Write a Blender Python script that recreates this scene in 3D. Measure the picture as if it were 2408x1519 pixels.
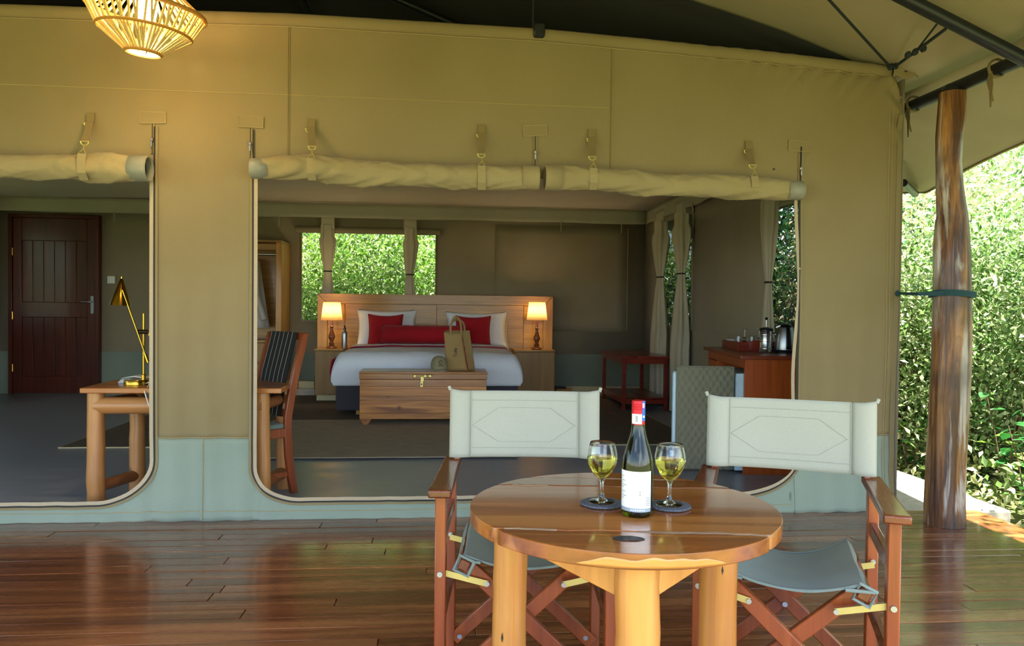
import bpy, bmesh, math, random
import numpy as np
from mathutils import Vector, Matrix, noise

for o in list(bpy.data.objects): bpy.data.objects.remove(o)
S = bpy.context.scene
COL = S.collection
R = math.radians

# ------------------------------------------------------------------ camera
W, H, F = 2408, 1519, 1800.0
YAW, PIT, ROLL = R(5.2), math.atan(35/1800.), .011
CAM = Vector((0, -4.64, 1.27))
f0 = Vector((math.sin(YAW), math.cos(YAW), 0)); r0 = Vector((math.cos(YAW), -math.sin(YAW), 0)); ZU = Vector((0, 0, 1))
fw = f0*math.cos(PIT) - ZU*math.sin(PIT); u0 = ZU*math.cos(PIT) + f0*math.sin(PIT)
cr = r0*math.cos(ROLL) + u0*math.sin(ROLL); cu = u0*math.cos(ROLL) - r0*math.sin(ROLL)
cam = bpy.data.cameras.new('camera'); camo = bpy.data.objects.new('camera', cam); COL.objects.link(camo)
cam.sensor_width = 36; cam.lens = 36*F/W; cam.clip_start = .05; cam.clip_end = 300
m = Matrix.Identity(4)
for i, v in enumerate((cr, cu, -fw)):
    for k in range(3): m[k][i] = v[k]
for k in range(3): m[k][3] = CAM[k]
camo.matrix_world = m
S.camera = camo

def P(px, py, X=None, Y=None, Z=None, D=None):
    """where the photograph's pixel meets the plane X=, Y= or Z= of the place"""
    d = fw + cr*((px-W/2)/F) + cu*((H/2-py)/F)
    if D is not None: t = D
    elif X is not None: t = (X-CAM.x)/d.x
    elif Y is not None: t = (Y-CAM.y)/d.y
    else: t = (Z-CAM.z)/d.z
    return CAM + d*t

# ------------------------------------------------------------------ world, sun, exposure
S.view_settings.view_transform = 'Standard'; S.view_settings.look = 'None'
S.view_settings.exposure = 1.12; S.view_settings.gamma = 1; S.view_settings.use_curve_mapping = False
wd = bpy.data.worlds.new('sky'); S.world = wd; wd.use_nodes = True
nt = wd.node_tree; nt.nodes.clear()
sky = nt.nodes.new('ShaderNodeTexSky'); sky.sky_type = 'NISHITA'; sky.sun_disc = False
SUN_DIR = Vector((.24, -.10, 1)).normalized()
sky.sun_elevation = math.asin(SUN_DIR.z); sky.sun_rotation = math.atan2(SUN_DIR.x, SUN_DIR.y)
sky.altitude = 1600; sky.dust_density = 1.6
# thin fair-weather clouds spread over the whole sky
tc = nt.nodes.new('ShaderNodeTexCoord'); nz = nt.nodes.new('ShaderNodeTexNoise'); nz.inputs['Scale'].default_value = 3.2; nz.inputs['Detail'].default_value = 5
rp = nt.nodes.new('ShaderNodeValToRGB'); rp.color_ramp.elements[0].position = .48; rp.color_ramp.elements[1].position = .68
rp.color_ramp.elements[1].color = (.8, .8, .8, 1)
mx = nt.nodes.new('ShaderNodeMixRGB'); mx.inputs['Color2'].default_value = (9.5, 10, 10.8, 1)
bg = nt.nodes.new('ShaderNodeBackground'); bg.inputs['Strength'].default_value = .36
out = nt.nodes.new('ShaderNodeOutputWorld')
nt.links.new(tc.outputs['Generated'], nz.inputs['Vector']); nt.links.new(nz.outputs['Fac'], rp.inputs['Fac'])
nt.links.new(rp.outputs['Color'], mx.inputs['Fac']); nt.links.new(sky.outputs['Color'], mx.inputs['Color1'])
nt.links.new(mx.outputs['Color'], bg.inputs['Color']); nt.links.new(bg.outputs['Background'], out.inputs['Surface'])
sl = bpy.data.lights.new('sun', 'SUN'); sl.energy = 20; sl.angle = R(.6); sl.color = (1, .96, .90)
so = bpy.data.objects.new('sun', sl); COL.objects.link(so); so.location = (10, -4, 30)
so.rotation_euler = (-SUN_DIR).to_track_quat('-Z', 'Y').to_euler()

# ------------------------------------------------------------------ materials
def lin(c):
    return tuple((v/12.92 if v <= .04045 else ((v+.055)/1.055)**2.4) for v in (x/255. for x in c)) + (1,)
MATS = {}
class NT:
    def __init__(s, name):
        s.m = bpy.data.materials.new(name); s.m.use_nodes = True; s.t = s.m.node_tree; s.t.nodes.clear()
        s.out = s.n('ShaderNodeOutputMaterial'); MATS[name] = s.m
    def n(s, typ, **kw):
        x = s.t.nodes.new(typ)
        for k, v in kw.items():
            if k.startswith('i_'): x.inputs[k[2:].replace('_', ' ')].default_value = v
            else: setattr(x, k, v)
        return x
    def l(s, a, b): s.t.links.new(a, b)
    def ramp(s, fac, stops):
        r = s.n('ShaderNodeValToRGB'); e = r.color_ramp.elements
        while len(e) < len(stops): e.new(.5)
        for k, (p, c) in enumerate(stops): e[k].position = p; e[k].color = c
        s.l(fac, r.inputs['Fac']); return r.outputs['Color']
    def mixc(s, fac, a, b, mode='MIX'):
        x = s.n('ShaderNodeMixRGB', blend_type=mode)
        for v, k in ((fac, 'Fac'), (a, 'Color1'), (b, 'Color2')):
            if isinstance(v, (int, float, tuple)): x.inputs[k].default_value = v
            else: s.l(v, x.inputs[k])
        return x.outputs['Color']
    def noise(s, vec, scale, detail=4, rough=.5, dist=0):
        x = s.n('ShaderNodeTexNoise'); x.inputs['Scale'].default_value = scale; x.inputs['Detail'].default_value = detail
        x.inputs['Roughness'].default_value = rough; x.inputs['Distortion'].default_value = dist
        s.l(vec, x.inputs['Vector']); return x.outputs['Fac']
    def bump(s, h, strength, dist=.01):
        b = s.n('ShaderNodeBump'); b.inputs['Strength'].default_value = strength; b.inputs['Distance'].default_value = dist
        s.l(h, b.inputs['Height']); return b.outputs['Normal']
    def coords(s, scale=(1, 1, 1), rnd=True):
        tc = s.n('ShaderNodeTexCoord'); mp = s.n('ShaderNodeMapping'); mp.inputs['Scale'].default_value = scale
        if rnd:
            oi = s.n('ShaderNodeObjectInfo'); ad = s.n('ShaderNodeVectorMath', operation='MULTIPLY_ADD')
            cb = s.n('ShaderNodeCombineXYZ'); 
            for k in 'XYZ': s.l(oi.outputs['Random'], cb.inputs[k])
            s.l(cb.outputs[0], ad.inputs[0]); ad.inputs[1].default_value = (37, 23, 51); s.l(tc.outputs['Object'], ad.inputs[2])
            s.l(ad.outputs[0], mp.inputs['Vector'])
        else: s.l(tc.outputs['Object'], mp.inputs['Vector'])
        return mp.outputs['Vector']
    def pbr(s, col, rough=.5, metal=0, normal=None, coat=0, trans=0, ior=1.45, sheen=0, coatr=.1):
        b = s.n('ShaderNodeBsdfPrincipled')
        for v, k in ((col, 'Base Color'), (rough, 'Roughness'), (metal, 'Metallic')):
            if isinstance(v, (int, float, tuple)): b.inputs[k].default_value = v
            else: s.l(v, b.inputs[k])
        b.inputs['Coat Weight'].default_value = coat; b.inputs['Coat Roughness'].default_value = coatr
        b.inputs['Transmission Weight'].default_value = trans; b.inputs['IOR'].default_value = ior
        b.inputs['Sheen Weight'].default_value = sheen
        if normal is not None: s.l(normal, b.inputs['Normal'])
        return b.outputs[0]
    def end(s, sh): s.l(sh, s.out.inputs['Surface']); return s.m

def plain(name, c, rough=.5, metal=0, coat=0, var=.06, scale=14, bump=0):
    t = NT(name); v = t.coords(); n = t.noise(v, scale, 4)
    L = lin(c); col = t.ramp(n, [(.3, tuple(x*(1-var) for x in L[:3])+(1,)), (.7, tuple(min(1, x*(1+var)) for x in L[:3])+(1,))])
    return t.end(t.pbr(col, rough, metal, t.bump(n, bump, .005) if bump else None, coat))
def canvas(name, c, c2=None, weave=700, transl=0, tr_col=None, var=.08):
    t = NT(name); v = t.coords(rnd=False); L = lin(c); L2 = lin(c2) if c2 else tuple(x*(1-var) for x in L[:3])+(1,)
    big = t.noise(v, 1.3, 3); fine = t.noise(v, weave, 2, .6)
    col = t.ramp(big, [(.35, L2), (.65, L)])
    col = t.mixc(.35, col, t.ramp(fine, [(.3, (.55, .55, .55, 1)), (.7, (1.25, 1.25, 1.25, 1))]), 'MULTIPLY')
    mid = t.noise(v, 9, 3, .55)
    nrm = t.bump(fine, .25, .001)
    b2 = t.n('ShaderNodeBump'); b2.inputs['Strength'].default_value = .25; b2.inputs['Distance'].default_value = .01
    t.l(mid, b2.inputs['Height']); t.l(nrm, b2.inputs['Normal'])
    sh = t.pbr(col, .92, 0, b2.outputs['Normal'], sheen=.1)
    if transl:
        tr = t.n('ShaderNodeBsdfTranslucent'); tr.inputs['Color'].default_value = lin(tr_col or c)
        mxs = t.n('ShaderNodeMixShader'); mxs.inputs[0].default_value = transl; t.l(sh, mxs.inputs[1]); t.l(tr.outputs[0], mxs.inputs[2]); sh = mxs.outputs[0]
    return t.end(sh)
def wood(name, c1, c2, axis='x', rough=.35, coat=0, scale=1., streak=None, knots=False, vvar=.12, bump=.15, coatr=.12):
    t = NT(name); st = {'x': (1.2, 22, 22), 'y': (22, 1.2, 22), 'z': (22, 22, 1.2)}[axis]
    v = t.coords(tuple(q*scale for q in st))
    n1 = t.noise(v, 1.0, 6, .62, .6); n2 = t.noise(v, 4.0, 4, .6)
    col = t.ramp(n1, [(.28, lin(c1)), (.72, lin(c2))])
    col = t.mixc(.28, col, t.ramp(n2, [(.3, (.5, .5, .5, 1)), (.65, (1.15, 1.15, 1.15, 1))]), 'MULTIPLY')
    if streak:
        n3 = t.noise(v, .55, 3, .5, 1.0); col = t.mixc(t.ramp(n3, [(.52, (0, 0, 0, 1)), (.64, (.8, .8, .8, 1))]), col, lin(streak))
    if knots:
        vk = t.coords((2.2, 2.2, 2.2)); vo = t.n('ShaderNodeTexVoronoi'); vo.inputs['Scale'].default_value = 1.6; t.l(vk, vo.inputs['Vector'])
        col = t.mixc(t.ramp(vo.outputs['Distance'], [(.03, (.75, .75, .75, 1)), (.11, (0, 0, 0, 1))]), col, lin((50, 28, 14)))
    oi = t.n('ShaderNodeObjectInfo'); hs = t.n('ShaderNodeHueSaturation')
    mr = t.n('ShaderNodeMapRange'); mr.inputs['To Min'].default_value = 1-vvar; mr.inputs['To Max'].default_value = 1+vvar
    t.l(oi.outputs['Random'], mr.inputs['Value']); t.l(mr.outputs[0], hs.inputs['Value']); t.l(col, hs.inputs['Color'])
    rr = t.n('ShaderNodeMapRange'); rr.inputs['To Min'].default_value = rough*.75; rr.inputs['To Max'].default_value = rough*1.3; t.l(n2, rr.inputs['Value'])
    return t.end(t.pbr(hs.outputs[0], rr.outputs[0], 0, t.bump(n1, bump, .003), coat, coatr=coatr))
def glassm(name, c=(255, 255, 255), ior=1.45, rough=0.0):
    t = NT(name); return t.end(t.pbr(lin(c), rough, 0, None, 0, 1, ior))
def emis(name, c, s):
    t = NT(name); e = t.n('ShaderNodeEmission'); e.inputs['Color'].default_value = lin(c); e.inputs['Strength'].default_value = s; return t.end(e.outputs[0])

canvas('canvas', (144, 128, 91), (136, 120, 83))
canvas('canvas_roll', (160, 144, 102), (150, 134, 92))
canvas('skirt_green', (146, 158, 140), (138, 152, 134))
canvas('canvas_inner', (150, 136, 112), (140, 126, 102))
canvas('inner_band', (128, 138, 122), (118, 128, 114))
canvas('lining', (214, 200, 180), (206, 192, 172))
canvas('valance', (172, 166, 142), (162, 156, 134))
canvas('fly', (172, 160, 128), (162, 150, 118), transl=.012, tr_col=(190, 165, 105))
canvas('chair_cloth', (176, 174, 156), (168, 168, 150), var=.03)
canvas('seat_cloth', (138, 150, 140), (126, 140, 134))
canvas('binding', (188, 170, 140), (178, 160, 130), weave=300)
canvas('curtain', (206, 196, 172), (196, 186, 160), transl=.15)
canvas('bed_white', (230, 234, 242), (222, 227, 238), weave=300, var=.02)
canvas('bed_red', (176, 14, 30), (150, 8, 24), weave=240)
canvas('throw_grey', (214, 208, 196), (190, 184, 172), weave=160)
canvas('pink_red', (170, 20, 60), (156, 14, 50))
canvas('burlap', (170, 142, 92), (150, 122, 76), weave=220)
canvas('cap_cloth', (150, 140, 108), (138, 128, 98))
canvas('bag_red', (210, 34, 28), (176, 20, 18), weave=90)
canvas('robe', (196, 190, 182), (184, 178, 172))
canvas('base_grey', (70, 68, 74), (60, 58, 64))
canvas('quilt', (124, 122, 100), (112, 110, 92))
canvas('seat_pad', (112, 128, 116))
canvas('webbing', (134, 116, 74), (124, 106, 66), weave=260)
plain('zipper', (42, 36, 30), .6)
canvas('loft_shade', (40, 40, 44), (34, 34, 38))  # near-black colour standing for the deep shade up in the loft
plain('stitch', (168, 148, 100), .9)
plain('seam', (132, 114, 70), .9)
plain('pvc', (140, 138, 122), .45, scale=30)
plain('black_pipe', (38, 42, 46), .38, .3, var=.15)
plain('rope_dark', (34, 42, 44), .8, bump=.5, scale=90)
plain('rope_green', (40, 74, 78), .8, bump=.5, scale=90)
plain('steel', (196, 198, 200), .25, 1)
plain('brushed', (160, 162, 164), .32, 1)
plain('brass', (176, 138, 50), .22, 1)
plain('brass_strap', (214, 196, 120), .4, .6)
plain('dark_metal', (50, 40, 30), .35, .8)
plain('zinc', (188, 198, 204), .3, 1)
plain('rust', (96, 62, 50), .7)
plain('black_plastic', (16, 16, 17), .3)
plain('white_plastic', (222, 224, 222), .4)
plain('fridge', (190, 214, 224), .35)
plain('porcelain', (236, 236, 232), .2, coat=.3)
plain('paper', (226, 226, 220), .8)
plain('print', (58, 58, 60), .8)
plain('print_soft', (150, 152, 150), .8)
plain('label_white', (240, 240, 236), .55)
plain('label_grey', (150, 160, 168), .5)
plain('cap_red', (196, 20, 32), .35, .3)
plain('sticker_blue', (40, 96, 180), .5)
plain('concrete', (176, 168, 152), .85, bump=.4, scale=20, var=.15)
plain('leather_black', (20, 19, 19), .6)
plain('stitch_white', (170, 164, 154), .8)
plain('slate', (84, 88, 96), .75, bump=1.0, scale=160, var=.4)
plain('cream_paint', (196, 182, 140), .6)
plain('rope_fibre', (232, 200, 136), .75, bump=.6, scale=200, var=.2)
plain('cane', (196, 138, 60), .6)
t = NT('floor_paint'); v = t.coords((1, 5, 1), rnd=False); n = t.noise(v, 2.2, 5, .6)
t.end(t.pbr(t.ramp(n, [(.3, lin((120, 126, 134))), (.7, lin((148, 154, 162)))]), t.ramp(n, [(.3, (.28,)*3+(1,)), (.7, (.42,)*3+(1,))]), 0, t.bump(n, .05, .01)))
def rug(name, a, b, c):
    t = NT(name); v = t.coords((1, 1, 1), rnd=False); n = t.noise(v, 240, 2); n2 = t.noise(t.coords((3, 60, 3), rnd=False), 2, 4)
    col = t.ramp(n2, [(.35, lin(a)), (.52, lin(b)), (.7, lin(c))])
    col = t.mixc(.5, col, t.ramp(n, [(.3, (.5,)*3+(1,)), (.7, (1.3,)*3+(1,))]), 'MULTIPLY')
    return t.end(t.pbr(col, .95, 0, t.bump(n, .8, .004)))
rug('rug_brown', (84, 70, 58), (100, 86, 72), (118, 102, 86)); rug('rug_sheen', (150, 134, 110), (166, 150, 124), (186, 168, 142))  # the second, paler rug colour carries a sheen of light
wood('deck', (82, 38, 22), (140, 78, 44), 'x', .26, .7, .55, streak=(158, 98, 58), vvar=.14, bump=.3, coatr=.13)
wood('table_wood', (112, 58, 22), (168, 98, 42), 'x', .22, .6, .7, streak=(184, 118, 56), bump=.12, coatr=.08)
wood('table_sap', (176, 112, 48), (206, 146, 74), 'x', .25, .5, .7, bump=.1)
wood('leg_wood', (182, 112, 46), (214, 152, 78), 'z', .32, .4, .5, vvar=.05, bump=.15)
wood('crack', (110, 78, 54), (178, 148, 112), 'x', .7, 0, 2)
plain('knot', (34, 30, 30), .5, bump=.8, scale=60, var=.5)
wood('chair_wood', (128, 56, 22), (172, 86, 38), 'z', .33, .35, .8, bump=.1)
wood('chair_wood_y', (96, 44, 24), (132, 66, 36), 'y', .26, .5, .8, bump=.1)
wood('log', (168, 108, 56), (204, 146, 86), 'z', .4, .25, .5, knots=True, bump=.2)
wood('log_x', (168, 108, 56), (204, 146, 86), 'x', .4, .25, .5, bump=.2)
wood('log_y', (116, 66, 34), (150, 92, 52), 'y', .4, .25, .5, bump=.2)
wood('desk_top', (150, 86, 38), (188, 118, 60), 'x', .3, .4, .6)
wood('desk_chair', (118, 52, 24), (152, 74, 36), 'z', .3, .3, .8)
wood('pine', (134, 90, 28), (182, 134, 52), 'x', .4, .25, .8, vvar=.06, knots=True)
wood('pine_z', (150, 102, 34), (184, 136, 52), 'z', .4, .25, .5, vvar=.06)
wood('pine_side', (134, 96, 42), (170, 128, 62), 'z', .45, .1, .5, knots=True)
wood('trunk_wood', (138, 82, 34), (196, 134, 66), 'x', .35, .3, .8, streak=(96, 48, 24), knots=True, vvar=.22)
wood('door_wood', (60, 22, 14), (92, 38, 22), 'z', .35, .25, .8)
wood('red_wood', (104, 30, 18), (138, 46, 26), 'x', .3, .4, .8)
wood('bar_wood', (150, 66, 22), (188, 92, 34), 'z', .35, .3, .6)
wood('bar_top', (112, 48, 26), (140, 62, 34), 'y', .35, .3, .6)
wood('turned', (110, 56, 30), (150, 84, 46), 'z', .28, .5, 1)
# weathered trunk of the veranda post: brown varnish worn to pale grey on one side
t = NT('post_wood'); v = t.coords((14, 14, 1.0), rnd=False); n1 = t.noise(v, 1.2, 7, .65, .8); n2 = t.noise(t.coords((9, 9, .9), rnd=False), 1.1, 5, .6, .6)
col = t.ramp(n1, [(.32, lin((40, 22, 10))), (.47, lin((104, 62, 26))), (.66, lin((176, 124, 62)))])
col = t.mixc(t.ramp(n2, [(.54, (0, 0, 0, 1)), (.62, (.95,)*3+(1,))]), col, lin((186, 176, 164)))
big = t.noise(t.coords((1.2, 1.2, 1.2), rnd=False), 2.2, 3)
col = t.mixc(t.ramp(big, [(.5, (0, 0, 0, 1)), (.66, (.75,)*3+(1,))]), col, lin((40, 22, 12)))
t.end(t.pbr(col, .42, 0, t.bump(n1, .9, .02), .25))
glassm('clear_glass', (252, 255, 253), 1.45); glassm('wine', (246, 236, 120), 1.34); glassm('bottle_glass', (70, 84, 14), 1.5)
emis('bulb', (255, 226, 170), 28); emis('bulb_warm', (255, 214, 150), 10)
t = NT('lamp_shade'); d = t.n('ShaderNodeBsdfDiffuse'); d.inputs['Color'].default_value = lin((244, 222, 176)); tr = t.n('ShaderNodeBsdfTranslucent'); tr.inputs['Color'].default_value = lin((255, 238, 196))
mxs = t.n('ShaderNodeMixShader'); mxs.inputs[0].default_value = .6; t.l(d.outputs[0], mxs.inputs[1]); t.l(tr.outputs[0], mxs.inputs[2]); t.end(mxs.outputs[0])
t = NT('mesh_screen'); tp = t.n('ShaderNodeBsdfTransparent'); d = t.n('ShaderNodeBsdfDiffuse'); d.inputs['Color'].default_value = lin((150, 150, 140))
mxs = t.n('ShaderNodeMixShader'); mxs.inputs[0].default_value = .22; t.l(tp.outputs[0], mxs.inputs[1]); t.l(d.outputs[0], mxs.inputs[2]); t.end(mxs.outputs[0])
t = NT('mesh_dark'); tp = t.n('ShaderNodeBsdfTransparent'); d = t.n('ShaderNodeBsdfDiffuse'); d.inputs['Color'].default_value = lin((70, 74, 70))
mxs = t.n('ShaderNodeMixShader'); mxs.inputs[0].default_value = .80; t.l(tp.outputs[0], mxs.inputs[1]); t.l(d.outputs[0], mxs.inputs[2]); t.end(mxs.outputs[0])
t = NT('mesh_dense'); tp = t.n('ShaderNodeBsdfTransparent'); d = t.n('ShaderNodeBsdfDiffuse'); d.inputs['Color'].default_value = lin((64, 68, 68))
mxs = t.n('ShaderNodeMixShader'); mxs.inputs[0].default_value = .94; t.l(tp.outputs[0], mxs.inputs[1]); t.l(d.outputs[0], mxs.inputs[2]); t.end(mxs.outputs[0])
def leafm(name, stops, spec=.4, tr=.35):
    t = NT(name); g = t.n('ShaderNodeNewGeometry'); c = t.ramp(g.outputs['Random Per Island'], [(p, lin(q)) for p, q in stops])
    b = t.pbr(c, .27)
    tn = t.n('ShaderNodeBsdfTranslucent'); hs = t.n('ShaderNodeHueSaturation'); hs.inputs['Value'].default_value = 1.5; hs.inputs['Saturation'].default_value = 1.1
    t.l(c, hs.inputs['Color']); t.l(hs.outputs[0], tn.inputs['Color'])
    mxs = t.n('ShaderNodeMixShader'); mxs.inputs[0].default_value = tr; t.l(b, mxs.inputs[1]); t.l(tn.outputs[0], mxs.inputs[2]); t.end(mxs.outputs[0])
leafm('leaf_mid', [(0, (62, 92, 44)), (.35, (98, 128, 70)), (.7, (144, 164, 110)), (1, (196, 202, 160))])
leafm('leaf_fresh', [(0, (66, 108, 36)), (.5, (108, 150, 60)), (.85, (160, 184, 104)), (1, (206, 210, 170))])
leafm('leaf_dry', [(0, (112, 118, 76)), (.4, (160, 164, 112)), (.8, (202, 200, 150)), (1, (224, 212, 180))])
leafm('leaf_dark', [(0, (22, 56, 28)), (.5, (38, 84, 40)), (1, (60, 110, 52))], tr=.2)
plain('bark', (96, 78, 58), .9, bump=.6, scale=30, var=.3)
t = NT('ground'); v = t.coords(rnd=False); n = t.noise(v, .8, 6, .65); n2 = t.noise(v, 40, 4)
col = t.ramp(n, [(.35, lin((112, 98, 62))), (.6, lin((96, 112, 54)))]); col = t.mixc(.5, col, t.ramp(n2, [(.3, (.5,)*3+(1,)), (.7, (1.3,)*3+(1,))]), 'MULTIPLY')
t.end(t.pbr(col, .95, 0, t.bump(n2, .8, .03)))

# ------------------------------------------------------------------ mesh helpers
MW = {}
def tag(o, label=None, cat=None, group=None, kind=None):
    for k, v in (('label', label), ('category', cat), ('group', group), ('kind', kind)):
        if v: o[k] = v
    return o
def thing(name, loc, rz=0, label=None, cat=None, group=None, kind=None):
    o = bpy.data.objects.new(name, None); COL.objects.link(o); o.empty_display_size = .1
    o.location = loc; o.rotation_euler = (0, 0, rz); MW[o] = Matrix.Translation(Vector(loc)) @ Matrix.Rotation(rz, 4, 'Z')
    return tag(o, label, cat, group, kind)
class MB:
    def __init__(s): s.v = []; s.f = []
    def add(s, vs, fs):
        k = len(s.v); s.v += [Vector(p) for p in vs]; s.f += [tuple(i+k for i in q) for q in fs]; return s
    def hexa(s, p):  # 4 bottom (ccw from above), 4 top
        return s.add(p, [(3, 2, 1, 0), (4, 5, 6, 7), (0, 1, 5, 4), (1, 2, 6, 5), (2, 3, 7, 6), (3, 0, 4, 7)])
    def box(s, x0, y0, z0, x1, y1, z1):
        return s.hexa([(x0, y0, z0), (x1, y0, z0), (x1, y1, z0), (x0, y1, z0), (x0, y0, z1), (x1, y0, z1), (x1, y1, z1), (x0, y1, z1)])
    def beam(s, a, b, w, h, up=(0, 0, 1)):
        a, b = Vector(a), Vector(b); d = (b-a).normalized(); up = Vector(up)
        sd = d.cross(up)
        if sd.length < 1e-4: sd = d.cross(Vector((0, 1, 0)))
        sd.normalize(); u = sd.cross(d).normalized(); sd *= w/2; u *= h/2
        return s.hexa([a-sd-u, a+sd-u, b+sd-u, b-sd-u, a-sd+u, a+sd+u, b+sd+u, b-sd+u])
    def tube(s, pts, r, n=10, cap=True, sq=1.0):
        pts = [Vector(p) for p in pts]; N = len(pts); rs = r if isinstance(r, (list, tuple)) else [r]*N
        ref = None; k0 = len(s.v)
        for i, p in enumerate(pts):
            d = (pts[min(i+1, N-1)] - pts[max(i-1, 0)]).normalized()
            if ref is None:
                ref = Vector((0, 0, 1)) if abs(d.z) < .9 else Vector((1, 0, 0))
                if abs(d.x) > .95: ref = Vector((0, 0, 1))
            sd = d.cross(ref).normalized(); ref = sd.cross(d).normalized()
            for k in range(n):
                a = 2*math.pi*k/n; s.v.append(p + (sd*math.cos(a) + ref*math.sin(a)*sq)*rs[i])
        for i in range(N-1):
            for k in range(n):
                a = k0+i*n+k; b = k0+i*n+(k+1) % n; s.f.append((b, a, a+n, b+n))
        if cap: s.f.append(tuple(k0+k for k in range(n))); s.f.append(tuple(k0+(N-1)*n+k for k in reversed(range(n))))
        return s
    def lathe(s, prof, n=28, o=(0, 0, 0), M=None, cap=True):
        o = Vector(o); k0 = len(s.v); N = len(prof)
        for r, z in prof:
            for k in range(n):
                a = 2*math.pi*k/n; p = Vector((r*math.cos(a), r*math.sin(a), z)); p = M @ p if M else p; s.v.append(p+o)
        for i in range(N-1):
            for k in range(n):
                a = k0+i*n+k; b = k0+i*n+(k+1) % n; s.f.append((a, b, b+n, a+n))
        if cap: s.f.append(tuple(k0+k for k in reversed(range(n)))); s.f.append(tuple(k0+(N-1)*n+k for k in range(n)))
        return s
    def prism(s, pts, t):  # outline of 3D points, extruded by vector t
        t = Vector(t); n = len(pts); k = len(s.v); s.v += [Vector(p) for p in pts] + [Vector(p)+t for p in pts]
        s.f += [tuple(k+i for i in reversed(range(n))), tuple(k+n+i for i in range(n))] + [(k+i, k+(i+1) % n, k+n+(i+1) % n, k+n+i) for i in range(n)]
        return s
    def grid(s, nu, nv, fn, cu=False, flip=False):
        k0 = len(s.v)
        for j in range(nv):
            for i in range(nu): s.v.append(Vector(fn(i/(nu if cu else nu-1), j/(nv-1))))
        for j in range(nv-1):
            for i in range(nu if cu else nu-1):
                a = k0+j*nu+i; b = k0+j*nu+(i+1) % nu; q = (a, b, b+nu, a+nu); s.f.append(q[::-1] if flip else q)
        return s
    def ribbon(s, pts, wv, t):  # flat strip along pts, half-width vectors wv (one or list), thickness vector t
        t = Vector(t); n = len(pts); wl = wv if isinstance(wv, list) else [wv]*n
        for i in range(n-1):
            a, b = Vector(pts[i]), Vector(pts[i+1]); wa, wb = Vector(wl[i]), Vector(wl[i+1])
            s.hexa([a-wa, a+wa, b+wb, b-wb, a-wa+t, a+wa+t, b+wb+t, b-wb+t])
        return s
    def build(s, name, mat, parent=None, bevel=0, ang=40, solid=0, sub=0, seg=1, weld=False):
        me = bpy.data.meshes.new(name)
        if parent is not None and parent in MW:
            M = MW[parent].inverted(); vs = [M @ p for p in s.v]; loc = None
        else:
            c = [min(p[k] for p in s.v) for k in range(3)]; d = [max(p[k] for p in s.v) for k in range(3)]
            loc = Vector(((c[0]+d[0])/2, (c[1]+d[1])/2, c[2])); vs = [p-loc for p in s.v]
        me.from_pydata([tuple(p) for p in vs], [], s.f); me.materials.append(MATS[mat])
        bm = bmesh.new(); bm.from_mesh(me)
        if weld: bmesh.ops.remove_doubles(bm, verts=bm.verts, dist=1e-5)
        bmesh.ops.recalc_face_normals(bm, faces=bm.faces); bm.to_mesh(me); bm.free()
        for p in me.polygons: p.use_smooth = True
        me.set_sharp_from_angle(angle=R(ang))
        o = bpy.data.objects.new(name, me); COL.objects.link(o)
        if loc is not None: o.location = loc; MW[o] = Matrix.Translation(loc)
        else: o.parent = parent; MW[o] = MW[parent]
        if bevel:
            b = o.modifiers.new('bevel', 'BEVEL'); b.width = bevel; b.segments = seg; b.limit_method = 'ANGLE'; b.angle_limit = R(35)
        if solid:
            b = o.modifiers.new('solid', 'SOLIDIFY'); b.thickness = solid; b.offset = 0
        if sub:
            b = o.modifiers.new('sub', 'SUBSURF'); b.levels = sub; b.render_levels = sub
        return o
def copy_tree(o, parent=None):
    c = o.copy(); COL.objects.link(c); c.parent = parent
    for ch in list(o.children): copy_tree(ch, c)
    return c
def rnd(a, b): return random.uniform(a, b)
def ns(*p): return noise.noise(Vector(p))
def interp(x, pts):
    if x <= pts[0][0]: return pts[0][1]
    for (a, b), (c, d) in zip(pts, pts[1:]):
        if x <= c: return b+(d-b)*(x-a)/(c-a)
    return pts[-1][1]
def sm(x, a, b): t = max(0, min(1, (x-a)/(b-a))); return t*t*(3-2*t)
def quarter(cx, cz, rx, rz, a0, a1, n=10):
    return [(cx+rx*math.cos(R(a0+(a1-a0)*i/n)), cz+rz*math.sin(R(a0+(a1-a0)*i/n))) for i in range(n+1)]
random.seed(4)
# ================================================================== the setting
ZF = .05            # floor inside the tent
YB, XR, XL = 6.2, 2.905, -5.95
ground = MB().grid(41, 41, lambda u, v: (-40+80*u, -40+80*v, -.16 + (.05*ns(u*30, v*30, 0) if abs(-40+80*u) > 5 else 0))).build('ground', 'ground'); tag(ground, kind='structure')
# concrete plinth of the tent, showing beside the deck
slab = MB().box(XL-.3, .0, -.15, 3.70, YB+.4, -.012).build('plinth', 'concrete', bevel=.01); tag(slab, kind='structure')
fl = MB().box(XL, .03, -.01, XR, YB, ZF).build('floor', 'floor_paint'); tag(fl, kind='structure')
deck = MB().box(-3.9, -3.95, -.14, 3.45, -.005, -.028).build('deck', 'deck'); tag(deck, kind='structure')
y = -.006; row = 0
while y > -3.9:
    wd_ = rnd(.092, .108); x = -3.9 - rnd(0, 1.2)
    while x < 3.45:
        L = rnd(1.5, 2.9); a, b = max(x, -3.9), min(x+L, 3.45)
        if b-a > .05:
            z = rnd(-.0012, .0012)
            p = MB().box(a+.0012, y-wd_+.0025, -.028, b-.0012, y, z)
            for q in p.v: q.z += 0
            p.build('plank', 'deck', deck, bevel=.0022)
        x += L
    y -= wd_; row += 1

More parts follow.
